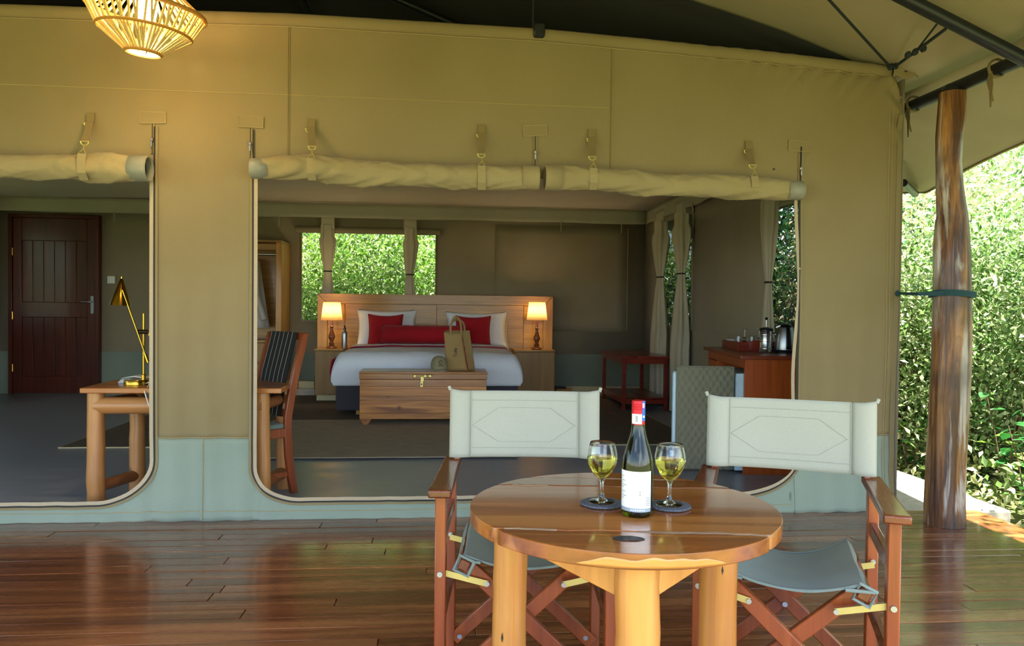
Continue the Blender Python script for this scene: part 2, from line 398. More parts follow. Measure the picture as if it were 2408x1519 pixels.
# ---- front canvas wall
X1, X2, X3, X4 = -5.0, -1.678, -1.109, 2.222      # openings
ZT = [(-5.95, 2.90), (-2.6, 2.953), (-.92, 2.975), (.55, 2.952), (1.99, 2.875), (2.80, 2.815), (2.89, 2.60)]
ZOP = 2.06; SK = .482; XE = 2.89
def ztop(x): return interp(x, ZT)
def lip(x):
    def fil(d, rx, rz):  # d distance inside the opening from its side
        if d >= rx: return 0
        q = 1-d/rx; return rz*(1-math.sqrt(max(0, 1-q*q)))
    if x <= X1 or X2 <= x <= X3 or x >= X4: return SK
    if x < X2: return .102 + fil(X2-x, .34, .25) + fil(x-X1, .3, .25)
    return .112 + fil(x-X3, .27, .20) + fil(X4-x, .42, .20)
def disp(x, z):
    d = .010*ns(x*1.3, z*.6, 3.1) + .004*ns(x*5, z*1.2, 9)
    d += .020*math.sin((x*1.0+(ztop(x)-z)*.75)*2*math.pi/.115)*math.exp(-max(0, ztop(x)-.06-z)/.16)*sm(x, .9, 2.5)
    if z < 1.9: d += .012*math.sin(x*2*math.pi/.19+2*ns(x*2, z, 0))*sm(1.9-z, 0, 1.2)*(1 if (X2-.05 < x < X3+.05 or x > X4) else .3)
    if z < .5: d += .008*ns(x*9, z*7, 5) - .02*sm(.3-z, 0, .3)
    return d
def cols(a, b, n): return [a+(b-a)*i/n for i in range(n+1)]
def region(mb, xs, lo, hi, nz):
    n = len(xs)
    mb.grid(n, nz+1, lambda u, v: (lambda x: (lambda z: (x, disp(x, z), z))(lo(x)+(hi(x)-lo(x))*v))(xs[round(u*(n-1))]))
wm = MB()
xs_all = sorted(set([XL] + cols(-5.0, XE, 260) + [X1, X2, X3, X4, XE]))
region(wm, xs_all, lambda x: ZOP, ztop, 26)
for a, b in ((XL, X1), (X2, X3), (X4, XE)): region(wm, [x for x in xs_all if a-1e-6 <= x <= b+1e-6], lambda x: SK, lambda x: ZOP, 44)
wf = wm.build('wall_front', 'canvas', solid=.004, weld=True); tag(wf, kind='structure')
sk = MB(); xs = sorted(set(xs_all + cols(X2-.35, X2, 30) + cols(X3, X3+.3, 30) + cols(X4-.45, X4, 30)))
xs = [x for i, x in enumerate(xs) if i == 0 or x-xs[i-1] > 1e-5]
region(sk, xs, lambda x: 0.0, lambda x: min(lip(x), SK), 16)
sk.build('skirt', 'skirt_green', wf, solid=.005, weld=True)
YN = Vector((0, -1, 0))
def wpt(x, z, off=.004): return Vector((x, disp(x, z)-off, z))
def wall_strip(name, mat, pts, w, off=.003, t=.003, horiz=None):
    """strip sewn on the front wall along (x,z) points, width w"""
    P3 = [wpt(x, z, off) for x, z in pts]; ws = []
    for i in range(len(P3)):
        d = (P3[min(i+1, len(P3)-1)]-P3[max(i-1, 0)]).normalized(); ws.append(d.cross(YN).normalized()*w/2)
    return MB().ribbon(P3, ws, (0, -t, 0)).build(name, mat, wf)
# hem along the top with its stitching, the sewn seams
hx = cols(XL, 2.80, 150)
hm = MB()
n = len(hx)
hm.grid(n, 9, lambda u, v: (lambda x: (x, disp(x, ztop(x)-.03)-.006-.022*math.sin(math.pi*v)**.7, ztop(x)+.012-.075*v))(hx[round(u*(n-1))]))
hm.build('hem', 'canvas', wf, solid=.003)
wall_strip('stitching', 'stitch', [(x, ztop(x)-.066) for x in cols(-3.2, 2.75, 80)], .004, .006)
wall_strip('stitching', 'stitch', [(x, interp(x, [(-3, 2.515), (-.9, 2.51), (1.0, 2.50)])) for x in cols(-3.2, 1.0, 70)], .0035)
for sx in (-.917, 1.014):
    wall_strip('seam', 'seam', [(sx, z) for z in cols(2.03, ztop(sx)-.07, 14)], .004, .003)
    wall_strip('stitching', 'stitch', [(sx+.007, z) for z in cols(2.03, ztop(sx)-.07, 14)], .0025, .004)
for sx in (2.806, 2.826): wall_strip('stitching', 'stitch', [(sx, z) for z in cols(.03, 2.55, 30)], .003)
wall_strip('stitching', 'stitch', [(x, SK+.006) for x in cols(X2+.012, X3-.012, 16)], .004)
wall_strip('stitching', 'stitch', [(x, SK+.006) for x in cols(X4+.05, XE-.01, 16)], .004)
wall_strip('seam', 'skirt_green', [(-1.40, z) for z in cols(.01, SK, 12)], .012, .004, .004)
wall_strip('stitching', 'stitch', [(-1.392, z) for z in cols(.01, SK, 12)], .0025, .009)
wall_strip('stitching', 'stitch', [(x, .055+.012*ns(x, 2, 2)) for x in cols(-3.3, 2.2, 90)], .003, .005)
wall_strip('edge_hem', 'canvas', [(XE-.016, z) for z in cols(.02, 2.6, 30)], .032, .003, .004)
# zip tapes round the openings: pale binding inside, dark zipper on the edge
def edge_path(xa, xb, sgn_a, sgn_b, rxa, rxb, rza, rzb, zl, off, top):
    pts = []
    if xa is not None:
        pts += [(xa-off, top-(top-zl-rza)*i/24) for i in range(25)]
        pts += [(xa+rxa-(rxa+off)*math.cos(R(q)), zl+rza-(rza+off)*math.sin(R(q))) for q in range(6, 91, 7)]
    x0 = (xa+rxa) if xa is not None else -3.4; x1 = (xb-rxb)
    pts += [(x0+(x1-x0)*i/30, zl-off) for i in range(1, 31)]
    pts += [(xb-rxb+(rxb+off)*math.sin(R(q)), zl+rzb-(rzb+off)*math.cos(R(q))) for q in range(0, 91, 6)]
    pts += [(xb+off, zl+rzb+(top-zl-rzb)*i/24) for i in range(1, 25)]
    return pts
for args in ((None, X2, 1, 1, 0, .34, .25, .25, .102), (X3, X4, 1, 1, .27, .42, .20, .20, .112)):
    for nm, mt, off, w, t in (('zip_tape', 'binding', -.010, .021, .004), ('zipper', 'zipper', .005, .008, .004), ('zip_flap', 'canvas' , .018, .014, .003)):
        pts = edge_path(*args, off, 2.3 if nm != 'zip_tape' else 2.05)
        if args[0] is not None: pts = [(x + (.014*math.sin(z*5.5)*sm(x, 2.0, 2.2) if z < 2 else 0)*(1 if nm == 'zip_tape' else .25), z) for x, z in pts]
        P3 = [Vector((x, disp(max(min(x, X2 if x < -1.4 else 9), -9), z)-.008, z)) for x, z in pts]; ws = []
        for i in range(len(P3)):
            d = (P3[min(i+1, len(P3)-1)]-P3[max(i-1, 0)]).normalized(); ws.append(d.cross(YN).normalized()*w/2)
        MB().ribbon(P3, ws, (0, -t, 0)).build(nm, mt, wf)
# sewn rectangles above the zips and the zip pulls
for (px, py, a, top) in ((360, 277, .03, 292), (590, 287, -.04, 302), (1258, 307, .08, 322), (1880, 344, -.05, 360)):
    c = P(px, py, Y=0); pw, ph = .072, .032
    cs = [Vector((c.x+sx*pw*math.cos(a)-sz*ph*math.sin(a), -.006, c.z+sx*pw*math.sin(a)+sz*ph*math.cos(a))) for sx, sz in ((-1, -1), (1, -1), (1, 1), (-1, 1))]
    mb = MB().prism([v+Vector((0, disp(v.x, v.z), 0)) for v in cs], (0, -.003, 0)); pt = mb.build('reinforcing_patch', 'canvas', wf)
    st = MB()
    for i in range(4):
        A, B = cs[i]*.999, cs[(i+1) % 4]; o = Vector((0, disp(c.x, c.z)-.004, 0)); st.beam(A+o, B+o, .003, .003)
    st.build('patch_stitching', 'stitch', pt)
    zx = P(px, py+60, Y=0)
    MB().box(zx.x-.012, disp(zx.x, zx.z)-.010, P(px, top+70, Y=0).z, zx.x+.012, disp(zx.x, zx.z)-.005, P(px, top, Y=0).z).build('zip_flap', 'canvas', wf)
    MB().box(zx.x-.003, disp(zx.x, zx.z)-.012, P(px, top+70, Y=0).z, zx.x+.002, disp(zx.x, zx.z)-.009, P(px, top, Y=0).z).build('zipper', 'zipper', wf)
    z0 = P(px, top+42, Y=0).z
    sl_ = MB().box(zx.x-.008, -.028, z0, zx.x+.008, -.012, z0+.022).build('zip_slider', 'steel', wf, bevel=.003)
    MB().prism([(zx.x-.006, -.03, z0), (zx.x+.006, -.03, z0), (zx.x+.004, -.03, z0-.034), (zx.x-.004, -.03, z0-.034)], (0, .004, 0)).build('zip_pull', 'steel', sl_, bevel=.001)
# notch with the pole shoe in the hem, small eyelet
c = P(1266, 84, Y=0)
MB().box(c.x-.035, -.05, c.z-.022, c.x+.035, .02, c.z+.06).build('hem_notch', 'black_pipe', wf, bevel=.01)
c = P(1819, 398, Y=0); MB().tube([(c.x, disp(c.x, c.z)-.008, c.z), (c.x, disp(c.x, c.z)-.003, c.z)], .006, 10).build('eyelet', 'zipper', wf)

# ---- inner shell
def shell(name, pts, mat, nu=2, nv=2):
    a, b, c, d = (Vector(p) for p in pts)
    return MB().grid(nu, nv, lambda u, v: (a*(1-u)+b*u)*(1-v)+(d*(1-u)+c*u)*v).build(name, mat, solid=.006)
# back wall with a window hole
WX0, WX1, WZ0, WZ1 = -1.95, -.10, 1.06, 2.29
def holed(name, axis, const, lo, hi, z0, z1, holes, mat, thick=.008):
    mb = MB(); us = sorted(set([lo, hi]+[q for h in holes for q in h[:2]])); zs = sorted(set([z0, z1]+[q for h in holes for q in h[2:]]))
    for i in range(len(us)-1):
        for j in range(len(zs)-1):
            uc, zc = (us[i]+us[i+1])/2, (zs[j]+zs[j+1])/2
            if any(h[0] < uc < h[1] and h[2] < zc < h[3] for h in holes): continue
            q = ((us[i], zs[j]), (us[i+1], zs[j]), (us[i+1], zs[j+1]), (us[i], zs[j+1]))
            mb.add([(u, const, z) if axis == 'y' else (const, u, z) for u, z in q], [(0, 1, 2, 3)])
    return tag(mb.build(name, mat, solid=thick, weld=True), kind='structure')
wb = holed('wall_back', 'y', YB, XL, XR, .0, 2.75, [(WX0, WX1, WZ0, WZ1)], 'canvas_inner')
W2 = (P(1556, 600, X=XR).y, P(1630, 600, X=XR).y); W2 = (min(W2), max(W2)); W3 = (.55, P(1808, 600, X=XR).y)
wr = holed('wall_right', 'x', XR, .0, YB, .0, 2.75, [(W2[0], W2[1], 1.05, 2.40), (W3[0], W3[1], 1.0, 2.26)], 'canvas_inner')
wl = holed('wall_left', 'x', XL, .0, YB, .0, 2.75, [(W2[0], W2[1], 1.05, 2.40), (W3[0], W3[1], 1.0, 2.26)], 'canvas_inner')  # openings for the two added windows on the unseen side
MB().box(XL, YB-.012, ZF, XR, YB-.006, .62).build('skirt_band', 'inner_band', wb)
MB().box(XR-.012, .05, ZF, XR-.006, YB-.01, .62).build('skirt_band', 'inner_band', wr)
MB().box(XL+.006, .05, ZF, XL+.012, YB-.01, .62).build('skirt_band', 'inner_band', wl)
# closed window flap sewn on the back wall
a, b = P(1166, 530, Y=YB-.01), P(1474, 780, Y=YB-.01)
fp = MB().grid(12, 12, lambda u, v: (a.x+(b.x-a.x)*u, YB-.016-.012*abs(ns(u*2, v*2, 7))*math.sin(math.pi*u), a.z+(b.z-a.z)*v)).build('closed_flap', 'canvas_inner', wb, solid=.006)
MB().box(b.x-.012, YB-.035, b.z, b.x, YB-.02, a.z).build('flap_hem', 'canvas_inner', fp)
ceil = MB().grid(20, 20, lambda u, v: (XL+(XR-XL)*u, .02+(YB-.02)*v, 2.64+.03*math.sin(u*math.pi)+.015*ns(u*5, v*5, 1))).build('ceiling', 'lining', solid=.006); tag(ceil, kind='structure')
# hanging valance round the ceiling
def valance(name, A, B, n=50):
    A, B = Vector(A), Vector(B); d = (B-A).normalized(); nn = d.cross(ZU)
    return tag(MB().grid(n, 5, lambda u, v: A.lerp(B, u) + nn*(.012*math.sin(u*n*.9)*v) + Vector((0, 0, 2.64-(.19+.012*ns(u*9, 0, 2))*v))).build(name, 'valance', solid=.004), kind='structure')
valance('trim_1', (XL+.15, 5.78, 0), (2.80, 5.78, 0)); valance('trim_2', (2.80, 5.78, 0), (2.80, .3, 0)); valance('trim_3', (XL+.15, .3, 0), (XL+.15, 5.78, 0))
ti = 0
for px in (268, 655, 948, 1318, 1460, 1565, 1627):     # loose ties under the valance
    c = P(px, 520, Y=5.76) if px < 1530 else P(px, 500, X=2.79)
    MB().tube([(c.x, c.y, 2.47), (c.x+.01, c.y-.01, 2.40), (c.x+.004, c.y-.012, 2.32)], .006, 6).build('tie', 'valance', bpy.data.objects['trim_1' if px < 1530 else 'trim_2'])
bb = MB().box(-4.55, YB-.03, ZF, XR, YB-.013, .16).build('baseboard_back', 'cream_paint', bevel=.004); tag(bb, kind='structure')

# ---- windows: mesh panes, rolled inner flaps
def window(name, axis, const, lo, hi, z0, z1, mat, dirn):
    t = thing(name, (const, (lo+hi)/2, z0) if axis == 'x' else ((lo+hi)/2, const, z0), kind='structure')
    q = lambda u, z, o=0: (const+o, u, z) if axis == 'x' else (u, const+o, z)
    MB().add([q(lo, z0), q(hi, z0), q(hi, z1), q(lo, z1)], [(0, 1, 2, 3)]).build('mesh_screen', mat, t)
    f = MB(); e = .018
    for A, B in (((lo, z0), (hi, z0)), ((hi, z0), (hi, z1)), ((lo, z0), (lo, z1))):
        f.beam(q(A[0], A[1], dirn*.01), q(B[0], B[1], dirn*.01), .03, .014, (0, 1, 0) if A[1] == B[1] and axis == 'y' else (1, 0, 0))
    f.build('window_binding', 'canvas_inner', t)
    n = 14
    r = MB().tube([q(lo-.06+(hi-lo+.12)*i/n, z1+.03, dirn*(.06+.005*ns(i, 0, 0))) for i in range(n+1)], [.045+.008*ns(i*.9, 3, 1) for i in range(n+1)], 12)
    r.build('rolled_blind', 'canvas_inner', t)
    return t
window('window_1', 'y', YB, WX0, WX1, WZ0, WZ1, 'mesh_screen', -1)
window('window_2', 'x', XR, W2[0], W2[1], 1.05, 2.40, 'mesh_dense', -1)
window('window_3', 'x', XR, W3[0], W3[1], 1.0, 2.26, 'mesh_dark', -1)
window('added_window_4', 'x', XL, W2[0], W2[1], 1.05, 2.40, 'mesh_screen', 1)  # unseen window, added to bring daylight into the tent
window('added_window_5', 'x', XL, W3[0], W3[1], 1.0, 2.26, 'mesh_screen', 1)  # second unseen window added for daylight

# ---- bathroom door in the back wall
D0, D1 = P(24, 503, Y=YB-.04), P(237, 920, Y=YB-.04); DX0, DX1, DZ1 = D0.x, D1.x, D0.z
dr = thing('door_1', ((DX0+DX1)/2, YB-.05, ZF), kind='structure')
fr = .05
for nm, b in (('door_frame', (DX0, DX0+fr)), ('door_frame', (DX1-fr, DX1))): MB().box(b[0], YB-.10, ZF, b[1], YB-.012, DZ1).build(nm, 'door_wood', dr, bevel=.004)
MB().box(DX0+fr, YB-.10, DZ1-fr, DX1-fr, YB-.012, DZ1).build('door_frame', 'door_wood', dr, bevel=.004)
lx0, lx1 = DX0+fr+.004, DX1-fr-.004; zm = 1.17
lf = MB().box(lx0, YB-.06, ZF+.01, lx1, YB-.03, DZ1-fr-.004).build('door_leaf', 'door_wood', dr)
for a, b in (((lx0, ZF+.01), (lx0+.11, DZ1-fr)), ((lx1-.11, ZF+.01), (lx1, DZ1-fr)), ((lx0+.11, ZF+.01), (lx1-.11, ZF+.24)), ((lx0+.11, zm-.09), (lx1-.11, zm+.11)), ((lx0+.11, DZ1-fr-.30), (lx1-.11, DZ1-fr))):
    MB().box(a[0], YB-.076, a[1], b[0], YB-.06, b[1]).build('door_rail', 'door_wood', dr, bevel=.004)
nb = 6; bw = (lx1-lx0-.22)/nb
for z0, z1 in ((ZF+.24, zm-.09), (zm+.11, DZ1-fr-.30)):
    for i in range(nb): MB().box(lx0+.11+bw*i+.004, YB-.068, z0, lx0+.11+bw*(i+1)-.004, YB-.06, z1).build('board', 'door_wood', dr, bevel=.004)
c = P(217, 715, Y=YB-.08)
pl = MB().box(c.x-.022, YB-.086, c.z-.13, c.x+.022, YB-.076, c.z+.11).build('handle_plate', 'brushed', dr, bevel=.003)
MB().tube([(c.x, YB-.086, c.z+.03), (c.x, YB-.13, c.z+.03), (c.x-.02, YB-.135, c.z+.03), (c.x-.12, YB-.135, c.z+.03)], .010, 10).build('lever', 'brushed', pl)
for hz in (.35, 1.05, 1.9): MB().tube([(lx0-.004, YB-.085, hz), (lx0-.004, YB-.085, hz+.1)], .008, 8).build('hinge', 'brass', dr)
c = P(262, 658, Y=YB-.01)
sw = thing('light_switch', (c.x, YB-.012, c.z-.05), 0, 'white square light switch on the canvas beside the brown door', 'switch')
MB().box(c.x-.05, YB-.024, c.z-.05, c.x+.05, YB-.012, c.z+.05).build('switch_plate', 'white_plastic', sw, bevel=.004)
MB().box(c.x-.02, YB-.03, c.z-.03, c.x+.02, YB-.024, c.z+.03).build('rocker', 'white_plastic', sw, bevel=.002)

# ---- fly roof over tent and veranda
RX, RZ, EX, EZ = -1.5, 4.66, 3.05, 2.73
Y0R, Y1R = -3.9, 7.2
def roof_z(x): return RZ-(RZ-EZ)*abs(x-RX)/(EX-RX)
def shade_hip_z(y): return 2.40+max(0, y-Y0R)*.9          # unseen front slope, added to keep sky light off the upper wall
def fly_side(sg):
    mb = MB(); xe = EX-RX
    ys = cols(Y0R, Y1R, 60)
    mb.grid(28, 61, lambda u, v: (RX+sg*xe*u, ys[round(v*60)], min(RZ-(RZ-EZ)*u-.0*u, shade_hip_z(ys[round(v*60)]))+.012*ns(u*6, v*14, sg)*u))
    # skirt beyond the eave pipe, scalloped between the tie points
    def sk_(u, v):
        yy = ys[round(v*60)]; t = ((yy+3.0) % 4.44)/4.44; dip = 4*t*(1-t)           # 1 mid-span, 0 at a tie point
        xo = 1.0-.24*dip; zo = -.46+.16*dip
        return (RX+sg*(xe+xo*u), yy, min(EZ, shade_hip_z(yy))+zo*u + .03*math.sin(yy*9+u*2)*u*(1-u))
    mb.grid(9, 61, sk_)
    return mb
fr_ = MB(); m1 = fly_side(1); m2 = fly_side(-1); fr_.add(m1.v, m1.f); fr_.add(m2.v, m2.f)
fly = fr_.build('canopy_roof', 'fly', solid=.005, weld=True); tag(fly, kind='structure')
MB().grid(24, 30, lambda u, v: (-5.6+8.5*u, (.5-.40*sm(-5.6+8.5*u, .8, 2.6))*(1-v)+6.7*v, roof_z(-5.6+8.5*u)-.025-.02*abs(ns(u*9, v*7, 2)))).build('loft_shade_sheet', 'loft_shade', fly, solid=.004)  # dark sheet painted in for the loft's shade, its edge shaped to match
hemp = []
for j in range(121):
    yy = Y0R+(Y1R-Y0R)*j/120; t = ((yy+3.0) % 4.44)/4.44; dip = 4*t*(1-t); hemp.append((RX+EX-RX+1.0-.24*dip-.02, yy, EZ-.46+.16*dip+.002))
MB().tube(hemp, .006, 6).build('edge_cord', 'seam', fly)
# back gable of the fly closes the dark loft
tag(MB().add([(-6.05, 6.9, 2.4), (3.05, 6.9, 2.4), (3.05, 6.9, 2.7), (-1.5, 6.9, 4.6), (-6.05, 6.9, 2.7)], [(0, 1, 2, 3, 4)]).build('wall_gable', 'canvas_inner', solid=.005), kind='structure')
# ================================================================== roof poles, ropes, post
def pole(a, b, r, label, name='roof_pole', group=None, collar=True):
    a, b = Vector(a), Vector(b); t = thing(name, a, 0, label, 'pole', group)
    MB().tube([a, b], r, 16).build('pipe', 'black_pipe', t)
    if collar:
        d = (b-a).normalized(); c = a+(b-a)*.5; MB().tube([c-d*.07, c+d*.07], r*1.18, 16).build('coupling', 'black_pipe', t)
    return t
pole((3.05, -3.4, 2.62), (3.05, 6.8, 2.62), .038, 'long black eave pipe resting on the tree trunk post')
pole((3.04, -.87, 2.59), (RX, -.87, 4.54), .036, 'black rafter pipe sloping down to the eave pipe in front of the wall')
pole((3.04, 2.2, 2.6), (RX, 2.2, 4.4), .034, 'dark rafter pipe in the loft running down above the hem notch')
pole((3.04, 5.0, 2.6), (RX, 5.0, 4.4), .034, 'deep rafter pipe far back in the dark loft')
pole((RX, -1.5, 4.48), (RX, 6.8, 4.48), .036, 'black ridge pipe high above the hanging lamp')
pole(P(1118, 40, Y=4.2)+Vector((0, 0, -.3)), P(1112, 0, Y=4.2)+Vector((0, 0, .5)), .016, 'thin upright pole in the dark loft above the bed', collar=False)
def rope(name, pts, r, mat, label, cat='rope', knots=()):
    t = thing(name, pts[0], 0, label, cat); MB().tube(pts, r, 6).build('cord', mat, t)
    for k in knots:
        k = Vector(k); MB().lathe([(.004, -.022), (.016, -.012), (.019, 0), (.015, .012), (.004, .022)], 8, k, Matrix.Rotation(.7, 3, 'X')).build('knot', mat, t)
    return t
c = P(1252, 88, Y=.0); rope('guy_rope', [c+Vector((0, -.02, 0)), P(1254, 0, Y=.1), P(1255, -60, Y=.1)+Vector((0, .02, .4))], .006, 'rope_dark', 'thin dark cord rising from the hem notch')
k0 = P(2094, 158, Y=-.04)
rope('guy_rope', [k0, P(1950, 0, Y=-.6), P(1850, -110, Y=-.8)], .0085, 'rope_dark', 'dark rope slanting up left from the wall corner', knots=(k0,))
ra = P(2232, 68, Y=-.87)
kk = P(2152, 122, Y=-.45)
rope('guy_rope', [k0+Vector((.02, -.02, 0)), kk, ra+Vector((0, .03, .01))], .009, 'rope_dark', 'knotted dark rope from wall corner to the rafter pipe', knots=(k0+Vector((.02, -.02, 0)), kk, kk+Vector((.03, -.03, .01)), kk-Vector((.03, -.02, .012))))
rope('guy_rope', [kk+Vector((.01, 0, .01)), ra+Vector((-.05, .03, .03))], .006, 'rope_dark', 'second thinner cord beside the knotted corner rope')
# corner post of the tent and the spreader at its head
cp = thing('corner_post', (2.87, .035, 0), 0, 'rusty tent corner pole showing above the canvas at right', 'pole')
MB().box(2.855, .05, -.01, 2.883, .078, 2.76).build('upright', 'rust', cp, bevel=.003)
MB().tube([(2.80, -.02, 2.79), (3.06, -.04, 2.79)], .014, 8).build('spreader', 'black_pipe', cp)
MB().grid(9, 6, lambda u, v: (2.80+.17*u, -.045-.012*math.sin(u*7+v*3), 2.82-.075*v+.012*math.sin(u*9))).build('canvas_wrap', 'canvas', cp, solid=.006)
MB().box(2.87, -.045, -.008, 2.925, .0, .03).build('foot_plate', 'zinc', cp, bevel=.003)
# cloth ties hanging off the eave pipe
for i, (px, py, lab) in enumerate(((2150, 215, 'canvas tie strap knotted on the eave pipe left of the trunk post'), (2345, 150, 'canvas tie strap knotted on the eave pipe right of the trunk post'))):
    c = P(px, py, X=3.03); t = thing('cloth_tie', c, 0, lab, 'strap')
    MB().tube([Vector((c.x+.05*math.sin(a), c.y, 2.62+.05*math.cos(a))) for a in [k*math.pi/6 for k in range(13)]], .012, 6, sq=.5).build('loop', 'webbing', t)
    for dx, L in ((0, .20), (.06, .15)):
        MB().ribbon([(c.x-.04, c.y, 2.60), (c.x-.05, c.y-.02+dx*.3, 2.60-L*.4), (c.x-.05+dx, c.y-.02+dx, 2.60-L)], [(0, .012, 0), (0, .016, 0), (0, .004, 0)], (.003, 0, 0)).build('tail', 'webbing', t)
c = P(2140, 440, X=3.98); t = thing('tie_pole', c, 0, 'short black pole end holding the scalloped canopy corner', 'pole')
MB().tube([P(2125, 430, X=3.6), P(2152, 456, X=3.95)], .03, 12).build('pipe', 'black_pipe', t); MB().tube([P(2150, 454, X=3.93), P(2154, 458, X=3.97)], .022, 12).build('end_plug', 'zinc', t)
# tree-trunk post
prof = [(1240, 2222, 88), (1180, 2222, 86), (1080, 2226, 85), (950, 2231, 86), (820, 2236, 85), (690, 2239, 84), (600, 2240, 78), (520, 2240, 68), (440, 2233, 58), (380, 2231, 55), (320, 2233, 60), (270, 2238, 62), (218, 2240, 58)]
pts = []; rs = []
for py, px, w in prof: c = P(px, py, Y=-.31); pts.append(c); rs.append(w/2/F*(c-CAM).dot(fw))
pts[0].z = 0.0
fine = []; fr2 = []
for i in range(len(pts)-1):
    for k in range(5): fine.append(pts[i].lerp(pts[i+1], k/5)); fr2.append(rs[i]+(rs[i+1]-rs[i])*k/5)
fine.append(pts[-1]); fr2.append(rs[-1])
NA = 30
def trunk(u, v):
    j = round(v*(len(fine)-1)); a = 2*math.pi*u; r = fr2[j]*(1+.07*ns(math.cos(a)*1.2, math.sin(a)*1.2, fine[j].z*1.4)+.035*ns(math.cos(a)*5, math.sin(a)*5, fine[j].z*.7+4)+.03*abs(ns(math.cos(a)*11, math.sin(a)*11, fine[j].z*.5)))
    return (fine[j].x+r*math.cos(a), fine[j].y+r*math.sin(a), fine[j].z)
tp = thing('trunk_post', (pts[0].x, pts[0].y, 0), 0, 'rough varnished tree trunk post holding up the canopy', 'post')
mb = MB().grid(NA, len(fine), trunk, cu=True); mb.f += [tuple(len(mb.v)-NA+k for k in range(NA)), tuple(reversed(range(NA)))]; mb.build('trunk', 'post_wood', tp, ang=60)
sd = MB(); base = P(2196, 560, Y=-.33)     # split side bough lying against the trunk
sd.tube([P(2222, 760, Y=-.31), P(2216, 660, Y=-.31), P(2213, 580, Y=-.31), P(2213, 520, Y=-.31), P(2217, 474, Y=-.31)], [.05, .05, .045, .032, .008], 12).build('side_bough', 'post_wood', tp)
MB().tube([(pts[-1].x-.03, pts[-1].y, pts[-1].z-.02), (pts[-1].x+.0, pts[-1].y, 2.60)], .05, 10).build('pipe_saddle', 'black_pipe', tp)
rp_ = thing('tie_rope', P(2240, 690, Y=-.43), 0, 'teal rope looped round the trunk post and tied to the tent corner', 'rope')
cz = P(2239, 691, Y=-.31)
for dz in (-.012, .0, .012): MB().tube([(cz.x+.122*math.cos(a), cz.y+.122*math.sin(a), cz.z+dz+.006*math.sin(a*2)) for a in [k*math.pi/12 for k in range(25)]], .007, 6).build('turn', 'rope_green', rp_)
e = P(2112, 690, Y=-.02)
for k in (-1, 1): MB().tube([(cz.x-.1, cz.y-.07, cz.z+.008*k), P(2160, 691, Y=-.3)+Vector((0, 0, .004*k)), e], .008, 6).build('cord', 'rope_green', rp_)
MB().lathe([(.004, -.02), (.018, -.01), (.02, .004), (.004, .02)], 8, e).build('knot', 'rope_green', rp_)

# ================================================================== rolled flaps and their straps
def roll(pxs, label, end_l=None, end_r=None, seed=0):
    """pxs: (px, y_top, y_bottom) along the roll"""
    pts, rs = [], []
    for px, a, b in pxs:
        c0, c1 = P(px, a, Y=-.10), P(px, b, Y=-.10); pts.append((c0+c1)/2); rs.append((c0.z-c1.z)/2)
    N = 200; A = 36; x0, x1 = pts[0].x, pts[-1].x
    zc = [(p.x, p.z) for p in pts]; rc = [(p.x, r) for p, r in zip(pts, rs)]
    t = thing('rolled_flap', ((x0+x1)/2, -.08, interp((x0+x1)/2, zc)-.07), 0, label, 'rolled flap', 'canvas flaps rolled up over the openings')
    def fn(u, v):
        x = x0+(x1-x0)*v; a = 2*math.pi*u; r = interp(x, rc)
        env = 1-.6*min(1, (.03/max(.03, min(abs(x-x0), abs(x1-x)))))
        d1 = ns(x*7+math.sin(a)*1.6, math.cos(a)*.8, seed); d2 = ns(x*13-math.sin(a)*2.2, math.cos(a)*1.5, seed+4)
        w = .16*ns(x*2.2+math.sin(a)*.6, math.cos(a)*.6, seed)+.36*(abs(d1)-.2)+.16*(abs(d2)-.2)
        r *= 1+w*env
        return (x, -.10+r*.9*math.sin(a), interp(x, zc)+r*math.cos(a))
    mb = MB().grid(A, N, fn, cu=True); mb.f += [tuple(range(A)), tuple(len(mb.v)-A+k for k in range(A))]; mb.build('roll', 'canvas_roll', t, ang=70)
    for e, sg, x in ((end_l, -1, x0), (end_r, 1, x1)):
        if not e: continue
        r = interp(x, rc)*1.05; L = .085; zc_ = interp(x, zc); pr = [(r, -L*.5), (r, L*.62), (r*.93, L*.68), (r*.84, L*.62), (r*.84, -L*.4)]
        Mx = Matrix.Rotation(sg*math.pi/2, 3, 'Y')
        MB().lathe(pr, 26, (x-sg*.02, -.10, zc_), Mx, cap=False).build('end_sleeve', e, t, solid=.002)
        MB().lathe([(r*.84, 0), (.001, .002)], 20, (x-sg*.0, -.10, zc_), Mx, cap=False).build('hollow_core', 'zipper', t)
    return t
roll([(-260, 362, 418), (-80, 362, 416), (60, 364, 421), (170, 362, 420), (260, 362, 428), (335, 368, 426)], 'rolled canvas flap over the left opening, its hollow grey end facing right', None, 'pvc', 1)
roll([(606, 374, 419), (660, 366, 420), (740, 364, 426), (840, 374, 436), (950, 385, 439), (1060, 387, 443), (1150, 389, 445), (1252, 392, 445)], 'long rolled canvas flap above the bed, between pillar and centre zip', 'pvc', 'canvas_roll', 5)
roll([(1296, 391, 446), (1360, 394, 446), (1480, 400, 456), (1600, 412, 461), (1700, 411, 466), (1800, 417, 469), (1872, 427, 469)], 'rolled canvas flap above the minibar, right of the centre zip', 'canvas_roll', 'pvc', 9)
